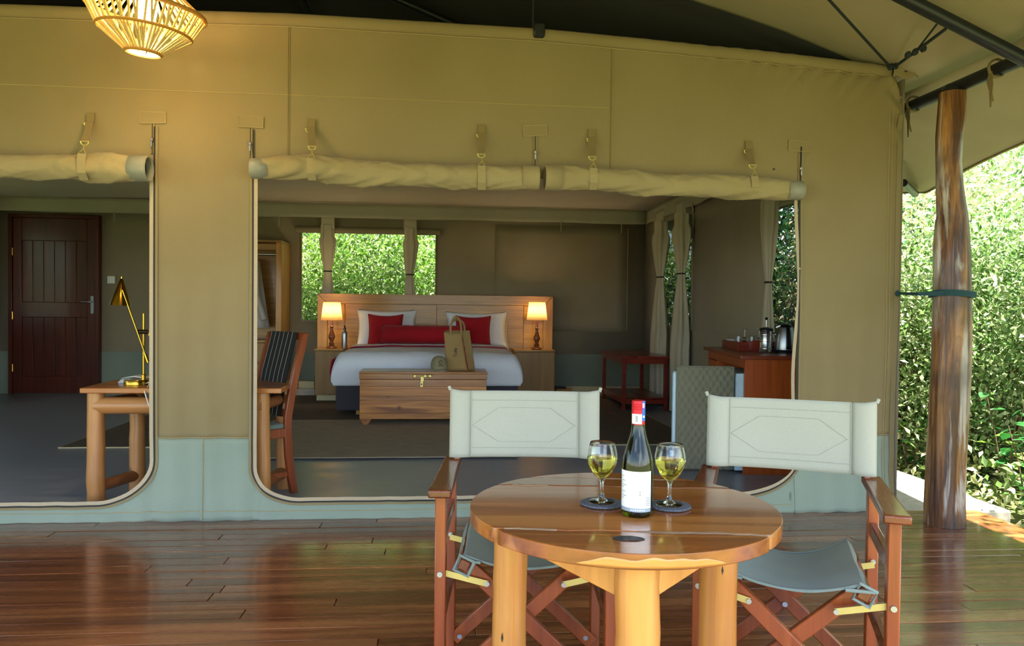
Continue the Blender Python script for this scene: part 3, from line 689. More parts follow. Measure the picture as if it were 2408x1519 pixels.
for px, y0, y1, dx, lab in ((214, 266, 362, -14, 'webbing strap slanting to the left roll beside the lamp'), (733, 280, 372, 4, 'webbing strap on the long roll nearest the pillar'), (1133, 294, 392, -2, 'webbing strap on the long roll just left of the centre zip'), (1391, 304, 396, 0, 'webbing strap just right of the centre zip'), (1760, 332, 412, 8, 'webbing strap tilting at the far right end of the rolls')):
    A = P(px, y0, Y=-.01); B = P(px+dx, y1, Y=-.13); h = A.z-B.z
    t = thing('roll_strap', A, 0, lab, 'strap', 'straps holding up the rolled flaps')
    w = (.021, 0, 0); a1 = A+Vector((0, 0, -.06))
    MB().ribbon([A+Vector((0, -.004, 0)), a1+Vector((0, -.006, 0))], w, (0, -.004, 0)).build('sewn_tab', 'webbing', t)
    def dring(c, r):
        pp = [Vector((c.x-r, c.y, c.z)), Vector((c.x+r, c.y, c.z))]+[Vector((c.x+r*math.cos(k*math.pi/8), c.y, c.z-r*1.0*math.sin(k*math.pi/8))) for k in range(1, 8)]+[Vector((c.x-r, c.y, c.z))]
        return MB().tube(pp, .0032, 6, cap=False)
    dring(a1+Vector((-.006 if dx < 3 else -.008, -.016, .0)), .024).build('upper_ring', 'brass_strap', t)
    b0 = A+(B-A)*.72
    MB().ribbon([a1+Vector((0, -.012, .01)), (a1+b0)/2+Vector((0, -.012, 0)), b0+Vector((0, -.02, 0))], w, (0, -.004, 0)).build('webbing', 'webbing', t)
    dring(b0+Vector((0, -.026, .0)), .022).build('lower_ring', 'brass_strap', t)
    k = b0+Vector((0, -.035, -.022))
    MB().tube([k, k+Vector((.004, -.012, -.022)), k+Vector((-.022, -.022, -.055)), k+Vector((.022, -.022, -.055)), k+Vector((.004, -.012, -.022))], .003, 6).build('hook', 'brass_strap', t)
    q = k+Vector((0, -.022, -.053))
    zb = P(px, 424 if px < 1000 else 446, Y=-.1).z
    MB().ribbon([q+Vector((0, 0, .0)), q+Vector((.001, -.012, -.04)), Vector((q.x+.003, -.165, min(q.z-.07, zb+.03))), Vector((q.x+.003, -.13, zb-.006))], (.023, 0, 0), (0, -.004, 0)).build('lower_tab', 'canvas_roll', t)

# ================================================================== hanging lamp
lc = P(342, 50, D=3.87); LR = .295
hl = thing('pendant_lamp', (lc.x, lc.y, lc.z-.15), 0, 'woven rope pendant lamp glowing over the left side of the veranda', 'lamp')
# slightly tilted so its rim leans to the right, as it hangs
TL = Matrix.Rotation(R(5), 3, 'Y') @ Matrix.Rotation(R(3), 3, 'X')
prof = [(.11, .185), (.278, .05), (.22, -.055), (.082, -.155)]
def ring(r, z, t): return [lc+TL @ Vector((r*math.cos(a), r*math.sin(a), z)) for a in [2*math.pi*k/48 for k in range(49)]]
for (r, z), t in zip(prof, (.008, .012, .008, .010)): MB().tube(ring(r, z, t), t, 8, cap=False).build('rim_hoop', 'cane', hl)
for tier, ((ra, za), (rb, zb)) in enumerate(zip(prof, prof[1:])):
    mb = MB(); n = 84
    for k in range(n):
        if tier == 1 and k % 4 == 3 or tier == 2 and k % 5 == 4 or tier == 0 and k % 4 == 1: continue
        a = 2*math.pi*k/n; b = a+(.05 if k % 2 else -.02)
        mb.tube([lc+TL @ Vector((ra*math.cos(a), ra*math.sin(a), za)), lc+TL @ Vector((rb*math.cos(b), rb*math.sin(b), zb))], .0060, 5, cap=False)
    o = mb.build('woven_strands', 'rope_fibre', hl); o['kind'] = 'stuff'
MB().lathe([(.006, .10), (.03, .085), (.05, .05), (.056, .015), (.05, -.02), (.03, -.045), (.004, -.055)], 20, lc+Vector((0, 0, .045))).build('bulb', 'bulb', hl)
MB().lathe([(.02, .06), (.022, .0), (.012, -.01)], 14, lc+Vector((0, 0, .15))).build('socket', 'black_plastic', hl)
MB().tube([lc+Vector((0, 0, .2)), Vector((lc.x+.0, lc.y, roof_z(lc.x)-.02))], .005, 6).build('cable', 'rope_dark', hl)
pl_ = bpy.data.lights.new('pendant_light', 'POINT'); pl_.energy = 12; pl_.color = (1, .72, .36); pl_.shadow_soft_size = .06
plo = bpy.data.objects.new('pendant_light', pl_); COL.objects.link(plo); plo.location = lc+Vector((0, 0, -.12))
# ================================================================== round table and what stands on it
ZTB = .77
TC = Vector((.462, -2.73, 0)); TR = .388; TH = .034
tb = thing('round_table', TC, -YAW, 'round varnished slab-wood table on three thick log legs', 'table')
TM = MW[tb]
def tl(x, y, z): return TM @ Vector((x, y, z))
seams = [-TR-.01, -.232, -.02, .205, .30, TR+.01]
def seam_y(i, x):
    s_ = seams[i]
    return s_ - .05*x*(1 if i == 1 else .5) + (.010*ns(x*9, i*5., 1) + .005*ns(x*30, i*3., 2))*(1 if 0 < i < 5 else 0)
for i in range(5):
    pts_b, pts_t = [], []; N = 90
    for k in range(N+1):
        x = -TR*math.cos(math.pi*k/N); c = math.sqrt(max(0, TR*TR-x*x))
        lo, hi = max(seam_y(i, x)+.0025, -c), min(seam_y(i+1, x)-.0025, c)
        if i == 1: hi -= 0; lo += .006*sm(x, .05, .2)
        if i == 0: hi -= .006*max(0, ns(x*14, 3, 3)); 
        if hi-lo > .0015: pts_b.append((x, lo)); pts_t.append((x, hi))
    out_ = pts_b+pts_t[::-1]; dz = (.0, .0008, -.0006, .001, 0)[i]
    MB().prism([tl(x, y, ZTB-TH) for x, y in out_], (0, 0, TH+dz)).build('tabletop_board', 'table_wood', tb, bevel=.004, seg=2, ang=50)
# live-edge rubble in the cracks, knot hole, pale sapwood lip
for i, xa, xb in ((1, -.30, -.18), (1, .0, .30), (3, -.28, -.18), (4, -.19, .05), (4, .10, .2)):
    MB().ribbon([tl(x, seam_y(i, x)+.002, ZTB-.002) for x in cols(xa, xb, 18)], [TM.to_3x3() @ Vector((0, (.003+.008*abs(ns(x*25, i, 4)))*math.sin(math.pi*min(.97, max(.03, (x-xa)/(xb-xa))))**.5, .001*ns(x*40, 1, i))) for x in cols(xa, xb, 18)], (0, 0, .0035)).build('crack_edge', 'crack', tb)
kn = [(-.028+.034*math.cos(a)*(1+.25*ns(math.cos(a), math.sin(a), 8)), -.285+.017*math.sin(a)*(1+.3*ns(math.cos(a)*2, math.sin(a)*2, 3))) for a in [2*math.pi*k/20 for k in range(20)]]
MB().prism([tl(x, y, ZTB+.0004) for x, y in kn], (0, 0, .0016)).build('knot_hole', 'knot', tb)
lipx = cols(-.15, .17, 26)      # pale sapwood flank where the bark edge was cut away
MB().grid(27, 5, lambda u, v: (lambda x: tl(x*(1+.001), -(TR+.0002)*math.cos(math.asin(x/TR))-.0004, ZTB-TH+.0045+(TH-.0105)*v*min(1, .05+1.8*math.sin(math.pi*u))*(.8+.4*ns(u*7, 1, 1))))(lipx[round(u*26)])).build('sapwood_flank', 'table_sap', tb, solid=.001)
LEG = [(-.012, -.315, .048), (.288, .150, .050), (-.285, .172, .046)]
for lx, ly, lr in LEG:
    n = 14; pts = [tl(lx+.004*ns(k*.5, lx, 1), ly+.004*ns(k*.5, 5, ly), (ZTB-TH)*k/n) for k in range(n+1)]
    MB().tube(pts, [lr*(1.06-.06*k/n+.03*ns(k*.6, lx*9, 2)) for k in range(n+1)], 22).build('leg', 'leg_wood', tb, ang=60)
    kz = .47+.35*lx
    MB().prism([tl(lx-.014+.03*lx, ly-lr-.0012, kz), tl(lx-.011+.03*lx, ly-lr-.0012, kz-.012), tl(lx-.008+.03*lx, ly-lr-.0012, kz), tl(lx-.011+.03*lx, ly-lr-.0012, kz+.014)], TM.to_3x3() @ Vector((0, .006, 0))).build('knot_mark', 'knot', tb)
for i in range(3):        # tapering aprons, a pair fanning out from each leg under the top
    base_a = math.atan2(LEG[i][1], LEG[i][0]); a = Vector((LEG[i][0], LEG[i][1]))
    for dl_, rr in ((-1.0, .33), (.78, .30)):
        e_ = Vector((rr*math.cos(base_a+dl_), rr*math.sin(base_a+dl_))); d = (e_-a).normalized(); nrm_ = Vector((-d.y, d.x))*.011; p0, p1 = a+d*.02, e_; zt = ZTB-TH-.001
        MB().prism([tl(p0.x-nrm_.x, p0.y-nrm_.y, zt), tl(p1.x-nrm_.x, p1.y-nrm_.y, zt), tl(p1.x-nrm_.x, p1.y-nrm_.y, zt-.004), tl(p0.x-nrm_.x, p0.y-nrm_.y, zt-.092)], TM.to_3x3() @ Vector((nrm_.x*2, nrm_.y*2, 0))).build('apron', 'leg_wood', tb, bevel=.003)

def coaster(px, py, lab):
    c = P(px, py, Z=ZTB)
    mb = MB(); n = 36; ed = [1+.035*ns(math.cos(2*math.pi*k/n)*3, math.sin(2*math.pi*k/n)*3, px) for k in range(n)]
    pr = [(.050, 0.0012), (.0545, .003), (.0535, .007), (.048, .0078)]
    for r, z in pr:
        for k in range(n): a = 2*math.pi*k/n; mb.v.append(Vector((c.x+r*ed[k]*math.cos(a), c.y+r*ed[k]*math.sin(a), ZTB+z+.0006*ns(k, z*900, 1))))
    for j in range(3):
        for k in range(n): mb.f.append((j*n+k, j*n+(k+1) % n, (j+1)*n+(k+1) % n, (j+1)*n+k))
    mb.f += [tuple(reversed(range(n))), tuple(3*n+k for k in range(n))]
    return tag(mb.build('slate_coaster', 'slate'), lab, 'coaster', 'slate coasters under the wine glasses'), c
def wine_glass(c, lab):
    z0 = ZTB+.0086; t = thing('wine_glass', (c.x, c.y, z0), 0, lab, 'wine glass', 'glasses of white wine on the round table')
    o = (c.x, c.y, z0)
    MB().lathe([(.0005, .004), (.012, .0035), (.030, .0012), (.0345, .0008), (.0345, .0002), (.0005, 0)], 32, o, cap=False).build('foot', 'clear_glass', t)
    MB().lathe([(.016, .003), (.0085, .009), (.0055, .020), (.0046, .036), (.005, .050), (.008, .058), (.011, .062)], 20, o).build('stem', 'clear_glass', t)
    ob = [(.001, .058), (.010, .0605), (.020, .068), (.0295, .082), (.0365, .097), (.0388, .112), (.0375, .126), (.0345, .141), (.0315, .152)]
    ib = [(r-.0012, z+.0002) for r, z in ob[::-1]]; ib[-1] = (.001, .062)
    MB().lathe(ob+[(.0309, .1526)]+ib, 36, o, cap=False).build('bowl', 'clear_glass', t)
    wi = [(.001, .0624)]+[(r-.0013, z+.0006) for r, z in ob[1:] if z < .113]+[(.0374, .1145), (.001, .1145)]
    MB().lathe(wi, 36, o, cap=False).build('white_wine', 'wine', t)
    return t
k1, c1 = coaster(1415, 1187, 'dark slate coaster under the left wine glass'); wine_glass(c1, 'glass of white wine on coaster, left of the bottle')
k2, c2 = coaster(1574, 1193, 'dark slate coaster under the right wine glass'); wine_glass(c2, 'glass of white wine on coaster, right of the bottle')

b = P(1498, 1211, Z=ZTB)
bt = thing('wine_bottle', (b.x, b.y, ZTB), R(6), 'dark green wine bottle with red screw cap and white label', 'bottle')
o = (b.x, b.y, ZTB+.0012)
op = [(.001, .006), (.024, .003), (.033, 0), (.0362, .003), (.0375, .010), (.0377, .10), (.0370, .122), (.0345, .142), (.0290, .163), (.0225, .183), (.0178, .200), (.0158, .216), (.0148, .236), (.0148, .272)]
ip = [(r-.0022, z) for r, z in op[::-1] if z > .012]+[(.030, .012), (.001, .016)]
MB().lathe(op+ip, 48, o, cap=False).build('bottle_glass', 'bottle_glass', bt)
MB().lathe([(.001, .0165)]+[(r-.0025, z+.004) for r, z in op if .009 < z < .15]+[(.0270, .160), (.001, .160)], 40, o, cap=False).build('wine', 'wine', bt)
cap = MB().lathe([(.0158, .221), (.0160, .274), (.0152, .278), (.012, .2792), (.001, .2792)], 36, o, cap=False).build('screw_cap', 'cap_red', bt)
for z in (.258, .262, .266, .270): MB().tube([(b.x+.0161*math.cos(a), b.y+.0161*math.sin(a), o[2]+z) for a in [2*math.pi*k/36 for k in range(37)]], .0007, 5, cap=False).build('cap_groove', 'cap_red', cap)
def wrap(a0, a1, z0, z1, r, name, mat, par, n=20):
    mb = MB().grid(n, 2, lambda u, v: (b.x+r*math.cos(R(a0+(a1-a0)*u)), b.y+r*math.sin(R(a0+(a1-a0)*u)), o[2]+z0+(z1-z0)*v)); return mb.build(name, mat, par)
# angles: 270 faces -y (the camera side); camera sees the bottle from about 261
FC = 270-9
lb = wrap(FC-92, FC+50, .024, .112, .0382, 'label', 'label_white', bt, 30)
wrap(FC-92, FC+50, .015, .024, .0382, 'label_band', 'label_grey', bt, 30)
for k in range(5): wrap(FC+26, FC+48, .030+.0045*k, .0318+.0045*k, .0384, 'barcode_bar', 'print_soft', lb, 6)
for k in range(12): wrap(FC-86, FC-86+(10+7*((k*37) % 5)), .040+.0052*k, .0415+.0052*k, .0384, 'text_line', 'print_soft', lb, 6)
for k in range(7): wrap(FC-30+k*8, FC-30+k*8+5, .0178, .0212, .0384, 'text_line', 'paper', lb, 3)
wrap(FC+2, FC+6, .062, .064, .0384, 'text_line', 'print', lb, 3); wrap(FC+2, FC+6, .056, .058, .0384, 'text_line', 'print', lb, 3)
wrap(FC-75, FC+25, .223, .247, .0164, 'cap_label', 'label_white', cap); wrap(FC-30, FC-10, .228, .243, .0166, 'cap_text', 'print_soft', cap, 6)
wrap(FC+28, FC+72, .230, .278, .0165, 'duty_stamp', 'sticker_blue', cap, 8)
wrap(FC+30, FC+50, .262, .273, .0167, 'stamp_mark', 'label_white', cap, 5); wrap(FC+34, FC+56, .238, .243, .0167, 'stamp_mark', 'label_white', cap, 5)

# ================================================================== director's chairs
def chair(loc, rz, label):
    t = thing('directors_chair', loc, rz, label, 'chair', 'folding canvas chairs at the round table'); M = MW[t]
    T = lambda x, y, z: M @ Vector((x, y, z)); up = M.to_3x3() @ Vector((1, 0, 0))
    def bar(nm, a, c, w, h, mat, upv=(0, 0, 1), bv=.003, par=None): return MB().beam(T(*a), T(*c), w, h, M.to_3x3() @ Vector(upv)).build(nm, mat, par or t, bevel=bv)
    HW = .262
    for sx in (-1, 1):
        bar('post', (sx*HW, -.20, 0), (sx*HW, -.20, .695), .034, .05, 'chair_wood', (0, 1, 0))
        bar('post', (sx*HW, .215, 0), (sx*HW, .215, .695), .034, .05, 'chair_wood', (0, 1, 0))
        bar('back_upright', (sx*.245, .235, .70), (sx*.245, .262, .958), .022, .036, 'chair_wood', (0, 1, 0))
        # arm: rounded plank, a little wider in front
        ol = [(-.030, .27), (.030, .27), (.035, -.20), (.036, -.262), (-.036, -.262), (-.035, -.20)]
        MB().prism([T(sx*HW+x, y, .695) for x, y in ol], (0, 0, .026)).build('arm', 'chair_wood_y', t, bevel=.006, seg=2)
        bar('side_rail', (sx*HW, -.20, .56), (sx*HW, .215, .56), .022, .045, 'chair_wood_y')
        bar('side_rail', (sx*HW, -.20, .30), (sx*HW, .215, .30), .022, .045, 'chair_wood_y')
        bar('foot_rail', (sx*HW, -.25, .022), (sx*HW, .26, .022), .036, .044, 'chair_wood_y')
        # seat rail, set on edge
        a = Vector((sx*.188, -.235, .485)); c_ = Vector((sx*.188, .225, .485)); d45 = .0235
        pr = [T(a.x+d45*math.cos(R(q)), a.y, a.z+d45*math.sin(R(q))) for q in (20, 110, 200, 290)]
        MB().prism(pr, M.to_3x3() @ Vector((0, c_.y-a.y, 0))).build('seat_rail', 'chair_wood_y', t, bevel=.003)
        # folded cloth round the rail end
        lo = [(a.x+.034*math.cos(R(q)), a.z+.034*math.sin(R(q))) for q in (20, 110, 200, 290, 380)]
        MB().tube([T(x, -.2365, z) for x, z in lo]+[T(a.x-sx*.05, -.2365, .465+.03)], .0058, 8).build('hem_fold', 'seat_cloth', t)
    # crossed bars, a pair in front and a pair behind
    for yy, dy in ((-.17, .0), (.19, .0)):
        for sx in (-1, 1):
            o_ = .013*sx
            bar('cross_bar', (sx*-.25, yy+o_, .07), (sx*.188, yy+o_, .478), .024, .046, 'chair_wood', (0, 0, 1))
            bx = MB().tube([T(sx*-.225, yy-.026, .093), T(sx*-.225, yy-.020, .093)], .0085, 12).build('bolt', 'zinc', t)
        bx = MB().tube([T(-.006, yy-.032, .29), T(-.006, yy-.024, .29)], .0085, 12).build('bolt', 'zinc', t)
        for sx in (-1, 1):
            bar('brass_strap', (sx*HW, yy-.036, .455), (sx*.115, yy-.034, .418), .003, .02, 'brass_strap', (0, 0, 1), .0008)
            MB().tube([T(sx*.118, yy-.042, .42), T(sx*.118, yy-.034, .42)], .0075, 12).build('bolt', 'zinc', t)
            MB().tube([T(sx*HW, (-.233 if yy < 0 else .182), .455), T(sx*HW, (-.223 if yy < 0 else .19), .455)], .0085, 12).build('bolt', 'zinc', t)
    # sagging seat
    def seat(u, v):
        x = -.21+.42*u; q = x/.188; z = .515-.055*max(0, 1-q*q)*(1-.25*math.cos(v*math.pi)) - (.05*(abs(q)-1)/.11 if abs(q) > 1 else 0)
        return T(x*(1.02 if abs(q) > 1 else 1), -.232+.455*v, z+.004*ns(x*9, v*5, loc[0]))
    MB().grid(33, 21, seat).build('seat', 'seat_cloth', t, solid=.004)
    for yy in (-.225, .216): MB().grid(29, 3, lambda u, v: (lambda p: T(p[0], yy+.012*(v-.5), p[1]))((-.18+.36*u, .517-.055*max(0, 1-((-.18+.36*u)/.188)**2)*(1.25 if yy > 0 else .75)+.001))).build('seat_hem', 'seat_cloth', t, solid=.003)
    # back cloth: sleeve round the uprights, hems and a stitched hexagon
    Z0, Z1, HX = .727, .966, .272
    def bk(x, z): return T(x, .222+.022*(1-(x/HX)**2)+(z-Z0)*.09+.003*ns(x*6, z*6, loc[0]), z + .008*max(0, abs(x)/HX-.85)/.15*(1 if z > .9 else 0))
    bc = MB().grid(33, 15, lambda u, v: bk(-HX+2*HX*u, Z0+(Z1-Z0)*v)).build('back_cloth', 'chair_cloth', t, solid=.006)
    fwd = M.to_3x3() @ Vector((0, -.006, 0))
    for sx in (-1, 1):
        MB().grid(7, 15, lambda u, v: bk(sx*HX*(1-.0*u)-sx*(.075*u), Z0+(Z1-Z0)*v)+fwd*(.6+2.2*math.sin(math.pi*u)**.8)).build('sleeve', 'chair_cloth', bc, solid=.003)
        MB().tube([bk(sx*(HX-.077), Z0+.004+(Z1-Z0-.008)*k/14)+fwd*.9 for k in range(15)], .0016, 5).build('stitching', 'chair_cloth', bc)
        MB().tube([bk(sx*HX, Z1-.006)+fwd*.2, bk(sx*HX, Z1+.004)+(M.to_3x3() @ Vector((sx*.006, 0, .004)))], .006, 6).build('corner_tuck', 'chair_cloth', bc)
    for z in (Z0+.034, Z1-.034): MB().tube([bk(x, z)+fwd*.7 for x in cols(-HX+.01, HX-.01, 24)], .0016, 5).build('stitching', 'chair_cloth', bc)
    hx_ = [(-.19, .842), (-.095, .905), (.095, .905), (.185, .842), (.095, .782), (-.095, .782), (-.19, .842)]
    pp = []
    for (xa, za), (xb, zb) in zip(hx_, hx_[1:]):
        for k in range(8): pp.append(bk(xa+(xb-xa)*k/8, za+(zb-za)*k/8)+fwd*.65)
    pp.append(pp[0]); MB().tube(pp, .0016, 5, cap=False).build('hexagon_stitching', 'chair_cloth', bc)
    hp = [bk(x, z)+fwd*.6 for x, z in hx_[:-1]]
    return t
chair((.281, -2.105, 0), -YAW, 'canvas folding chair behind the table, in front of the wooden trunk')
chair((1.092, -2.343, 0), R(-23.2), 'canvas folding chair at the right of the table, turned towards it')
# ================================================================== inside the tent: rugs
def flat(name, x0, y0, x1, y1, z, h, mat, label, border=None):
    t = thing(name, ((x0+x1)/2, (y0+y1)/2, z), 0, label, 'rug')
    MB().grid(30, 30, lambda u, v: (x0+(x1-x0)*u, y0+(y1-y0)*v, z+h+.0015*ns(u*20, v*20, 0))).build('pile', mat, t)
    MB().tube([(x0, y0, z+h*.6), (x1, y0, z+h*.6), (x1, y1, z+h*.6), (x0, y1, z+h*.6), (x0, y0, z+h*.6)], h*.6, 6).build('binding', border or mat, t)
    return t
flat('rug', -3.20, 2.08, 2.35, 5.9, ZF, .010, 'rug_brown', 'large dark brown rug under the bed and red table', 'cream_paint')
flat('sheen_mat', -1.75, 1.52, .62, 3.55, ZF+.0115, .008, 'rug_sheen', 'sheen of light in front of the wooden trunk, built as a paler mat')  # sheen on the floor covering, put in as a second paler mat

# ---- log desk
DT = .765
def logp(pts, r0_, r1_, seed=0, n=16):
    N = 10; a, b_ = Vector(pts[0]), Vector(pts[1]); ps = [a.lerp(b_, k/N)+Vector((.004*ns(k*.7, seed, 0), .004*ns(k*.7, seed, 5), 0)) for k in range(N+1)]
    return MB().tube(ps, [(r0_+(r1_-r0_)*k/N)*(1+.05*ns(k*.6, seed, 9)) for k in range(N+1)], n)
DX_0, DX_1, DY0, DY1 = P(192, 905, Y=.16).x, P(658, 912, Y=.16).x, .13, .66
dk = thing('log_desk', ((DX_0+DX_1)/2, .4, ZF), 0, 'log-legged wooden writing desk standing behind the canvas pillar', 'desk')
pw = (DY1-DY0)/4
for i in range(4): MB().box(DX_0-.005*i, DY0+pw*i+.0008, DT-.032, DX_1+.015, DY0+pw*(i+1)-.0008, DT).build('desktop_board', 'desk_top', dk, bevel=.005, seg=2)
lx_0, lx_1 = P(231, 1000, Y=.25).x, P(622, 1000, Y=.25).x; ly_0, ly_1 = .22, .57
xbl = P(323, 1050, Y=ly_1).x; xbr = P(668, 1050, Y=ly_1).x
xbl = max(xbl, lx_0); 
for k, (x, y_, r_) in enumerate(((lx_0, ly_0, .053), (lx_1, ly_0, .050), (xbl, ly_1, .050), (xbr, ly_1, .050))):
    logp([(x, y_, ZF), (x-.01*(k % 2), y_, DT-.033)], r_, r_*.92, k).build('leg', 'log', dk, ang=60)
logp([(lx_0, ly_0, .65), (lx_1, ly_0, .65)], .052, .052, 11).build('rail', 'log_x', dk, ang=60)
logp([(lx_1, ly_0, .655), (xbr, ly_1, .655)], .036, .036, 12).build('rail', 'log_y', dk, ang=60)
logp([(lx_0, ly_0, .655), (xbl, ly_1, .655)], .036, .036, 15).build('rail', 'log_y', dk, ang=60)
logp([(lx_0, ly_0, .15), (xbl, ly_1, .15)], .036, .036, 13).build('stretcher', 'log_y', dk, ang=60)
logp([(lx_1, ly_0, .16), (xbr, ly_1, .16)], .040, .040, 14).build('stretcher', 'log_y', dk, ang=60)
# brass reading lamp
q = lambda px, py: P(px, py, Y=.36)
lb_ = q(322, 900); lb_.z = DT
dl = thing('desk_lamp', lb_, 0, 'brass reading lamp with cone shade on the log desk', 'lamp')
MB().lathe([(.075, 0), (.075, .026), (.072, .030), (.001, .030)], 32, (lb_.x, .36, DT+.001), cap=False).build('base', 'brass', dl)
st0 = q(338, 890); st1 = q(339, 737)
MB().tube([(st0.x, .36, DT+.03), (st0.x, .36, st1.z)], .0075, 12).build('stem', 'brass', dl)
MB().lathe([(.014, 0), (.014, .03), (.009, .034)], 16, (st0.x, .36, DT+.03)).build('stem_socket', 'brass', dl)
a0, a1 = q(292, 682), q(352, 852); a0.y = a1.y = .335
MB().tube([a0, a1], .006, 10).build('arm', 'brass', dl); MB().tube([a1.lerp(a0, .12), a1], .0115, 12).build('counterweight', 'brass', dl)
j = q(337, 780); cl = MB().tube([(j.x-.03, .347, j.z), (j.x+.03, .347, j.z)], .014, 14).build('clamp', 'dark_metal', dl)
MB().tube([(j.x+.03, .347, j.z), (j.x+.04, .347, j.z), (j.x+.04, .347, j.z-.025)], .004, 8).build('thumbscrew', 'brass', cl)
sa, sb = q(286, 655), q(283, 718); ax = (sb-sa).normalized(); Ms = Vector((0, 0, 1)).rotation_difference(ax).to_matrix(); Ls = (sb-sa).length
MB().lathe([(.003, 0), (.010, .006), (.063, Ls), (.060, Ls), (.008, .012)], 30, sa, Ms, cap=False).build('shade', 'brass', dl)
MB().tube([sa, sa-ax*.012], .004, 8).build('finial', 'brass', dl)
MB().tube([(lb_.x+.07, .33, DT+.01), (lb_.x+.10, .29, DT+.02), (lb_.x+.125, .22, DT+.012), (lb_.x+.135, .122, DT-.02), (lb_.x+.16, .118, DT-.10), (lb_.x+.24, .118, DT-.2)], .0035, 6).build('power_cord', 'white_plastic', dl)
pc = P(325, 893, Y=.46)
for i, lab in enumerate(('bottom folder of the paper stack behind the desk lamp', 'middle folder of the paper stack behind the desk lamp', 'open magazine lying on top of the papers behind the desk lamp')):
    x0 = pc.x-.10+.01*i; pb = thing('folder', (x0+.16, .48, DT+.010*i), 0, lab, 'papers', 'papers on the log desk')
    MB().grid(12, 5, lambda u, v: (x0+.28*u, .40+.18*v, DT+.0105*(i+1)+(.012*abs(math.sin(u*2*math.pi)) if i == 2 else 0))).build('pages', 'paper', pb, solid=.003)
    if i < 2: MB().box(x0, .40, DT+.010*i+.0008, x0+.28, .58, DT+.010*i+.0088).build('cover', 'label_grey', pb, bevel=.001)
    else: MB().box(x0+.04, .42, DT+.0315, x0+.10, .5, DT+.0325).build('print_block', 'print_soft', pb)

# ---- chair behind the desk, facing left and towards the camera
bd = Vector((-.72, -.69, 0)).normalized(); sd_ = Vector((-bd.y, bd.x, 0))    # facing, and its side direction
Rp = Vector((-1.27, .70, ZF)); Lp = Rp - sd_*(-.40) if (Rp+sd_*.4).y < Rp.y else Rp+sd_*.40
sv = (Lp-Rp).normalized()
dc = thing('desk_chair', (Rp+Lp)/2, 0, 'high-backed brown wooden chair with black woven back at the desk', 'chair')
for p_, nm in ((Rp, 0), (Lp, 1)):
    pz = [(0, -.05), (.12, -.028), (.25, -.01), (.40, 0), (.50, -.002), (.65, -.028), (.80, -.062), (1.04, -.13)]
    ol = [p_+Vector((0, 0, z))+bd*(k_-.026) for z, k_ in pz]+[p_+Vector((0, 0, z))+bd*(k_+.026) for z, k_ in pz[::-1]]
    MB().prism([x-sv*.016 for x in ol], sv*.032).build('back_post', 'desk_chair', dc, bevel=.004)
    f_ = p_+bd*.40; MB().beam(f_, f_+Vector((0, 0, .42)), .036, .036, bd).build('leg', 'desk_chair', dc, bevel=.004)
    MB().beam(p_+Vector((0, 0, .40)), f_+Vector((0, 0, .40)), .024, .06).build('seat_rail', 'desk_chair', dc, bevel=.003)
    MB().beam(p_+Vector((0, 0, .13)), f_+Vector((0, 0, .13)), .02, .035).build('stretcher', 'desk_chair', dc, bevel=.003)
MB().prism([Rp+bd*.02+Vector((0, 0, .425)), Rp+bd*.43+Vector((0, 0, .425)), Lp+bd*.43+Vector((0, 0, .425)), Lp+bd*.02+Vector((0, 0, .425))], (0, 0, .035)).build('seat_pad', 'seat_pad', dc, bevel=.012, seg=2)
for zz in (.52, 1.02):
    k_ = interp(zz, [(.45, 0), (.75, .05), (1.04, .13)]); MB().beam(Rp+Vector((0, 0, zz))-bd*k_, Lp+Vector((0, 0, zz))-bd*k_, .022, .05).build('back_rail', 'desk_chair', dc, bevel=.003)
nst = 6
for i in range(nst):
    u0_, u1_ = .05+.30*i/nst+.0015, .05+.30*(i+1)/nst-.0015; pts = []
    for zz in cols(.50, 1.045, 8):
        k_ = interp(zz, [(.45, 0), (.75, .05), (1.04, .13)]); pts.append(Rp+sv*((u0_+u1_)/2)+Vector((0, 0, zz))-bd*(k_-.022))
    s_ = MB().prism([q_-sv*((u1_-u0_)/2) for q_ in pts]+[q_-sv*((u1_-u0_)/2)+bd*.006 for q_ in pts[::-1]], sv*(u1_-u0_)).build('leather_strip', 'leather_black', dc)
    MB().tube([p_-sv*((u1_-u0_)/2+.001)+bd*.007 for p_ in pts], .0016, 5).build('edge_stitching', 'stitch_white', s_)

# ---- wardrobe with a bathrobe
wx1 = P(677, 700, Y=6.0).x; wx0 = wx1-1.15; wy0, wy1, wz = 5.56, YB-.03, P(640, 570, Y=5.6).z
wr_ = thing('open_wardrobe', ((wx0+wx1)/2, 5.9, ZF), 0, 'tall open pine wardrobe left of the back window', 'wardrobe')
for x0 in (wx0, wx1-.13):
    MB().prism([(x0+(.0 if x0 == wx0 else .06), wy0, ZF), (x0+.13-(.06 if x0 == wx0 else 0), wy0+.02, ZF), (x0+.13, wy1, ZF), (x0, wy1, ZF)], (0, 0, wz-ZF)).build('side_panel', 'pine_z', wr_, bevel=.005)
MB().box(wx0+.13, wy1-.03, ZF, wx1-.13, wy1, wz).build('back_panel', 'pine', wr_)
MB().box(wx0+.07, wy0+.02, wz-.10, wx1-.07, wy0+.06, wz-.02).build('cornice', 'pine', wr_, bevel=.004)
MB().box(wx0, wy0, wz, wx1, wy1, wz+.03).build('top_board', 'pine', wr_, bevel=.004)
shz = P(600, 800, Y=5.6).z; MB().box(wx0+.1, wy0+.03, shz-.03, wx1-.1, wy1-.03, shz).build('shelf', 'pine', wr_, bevel=.004)
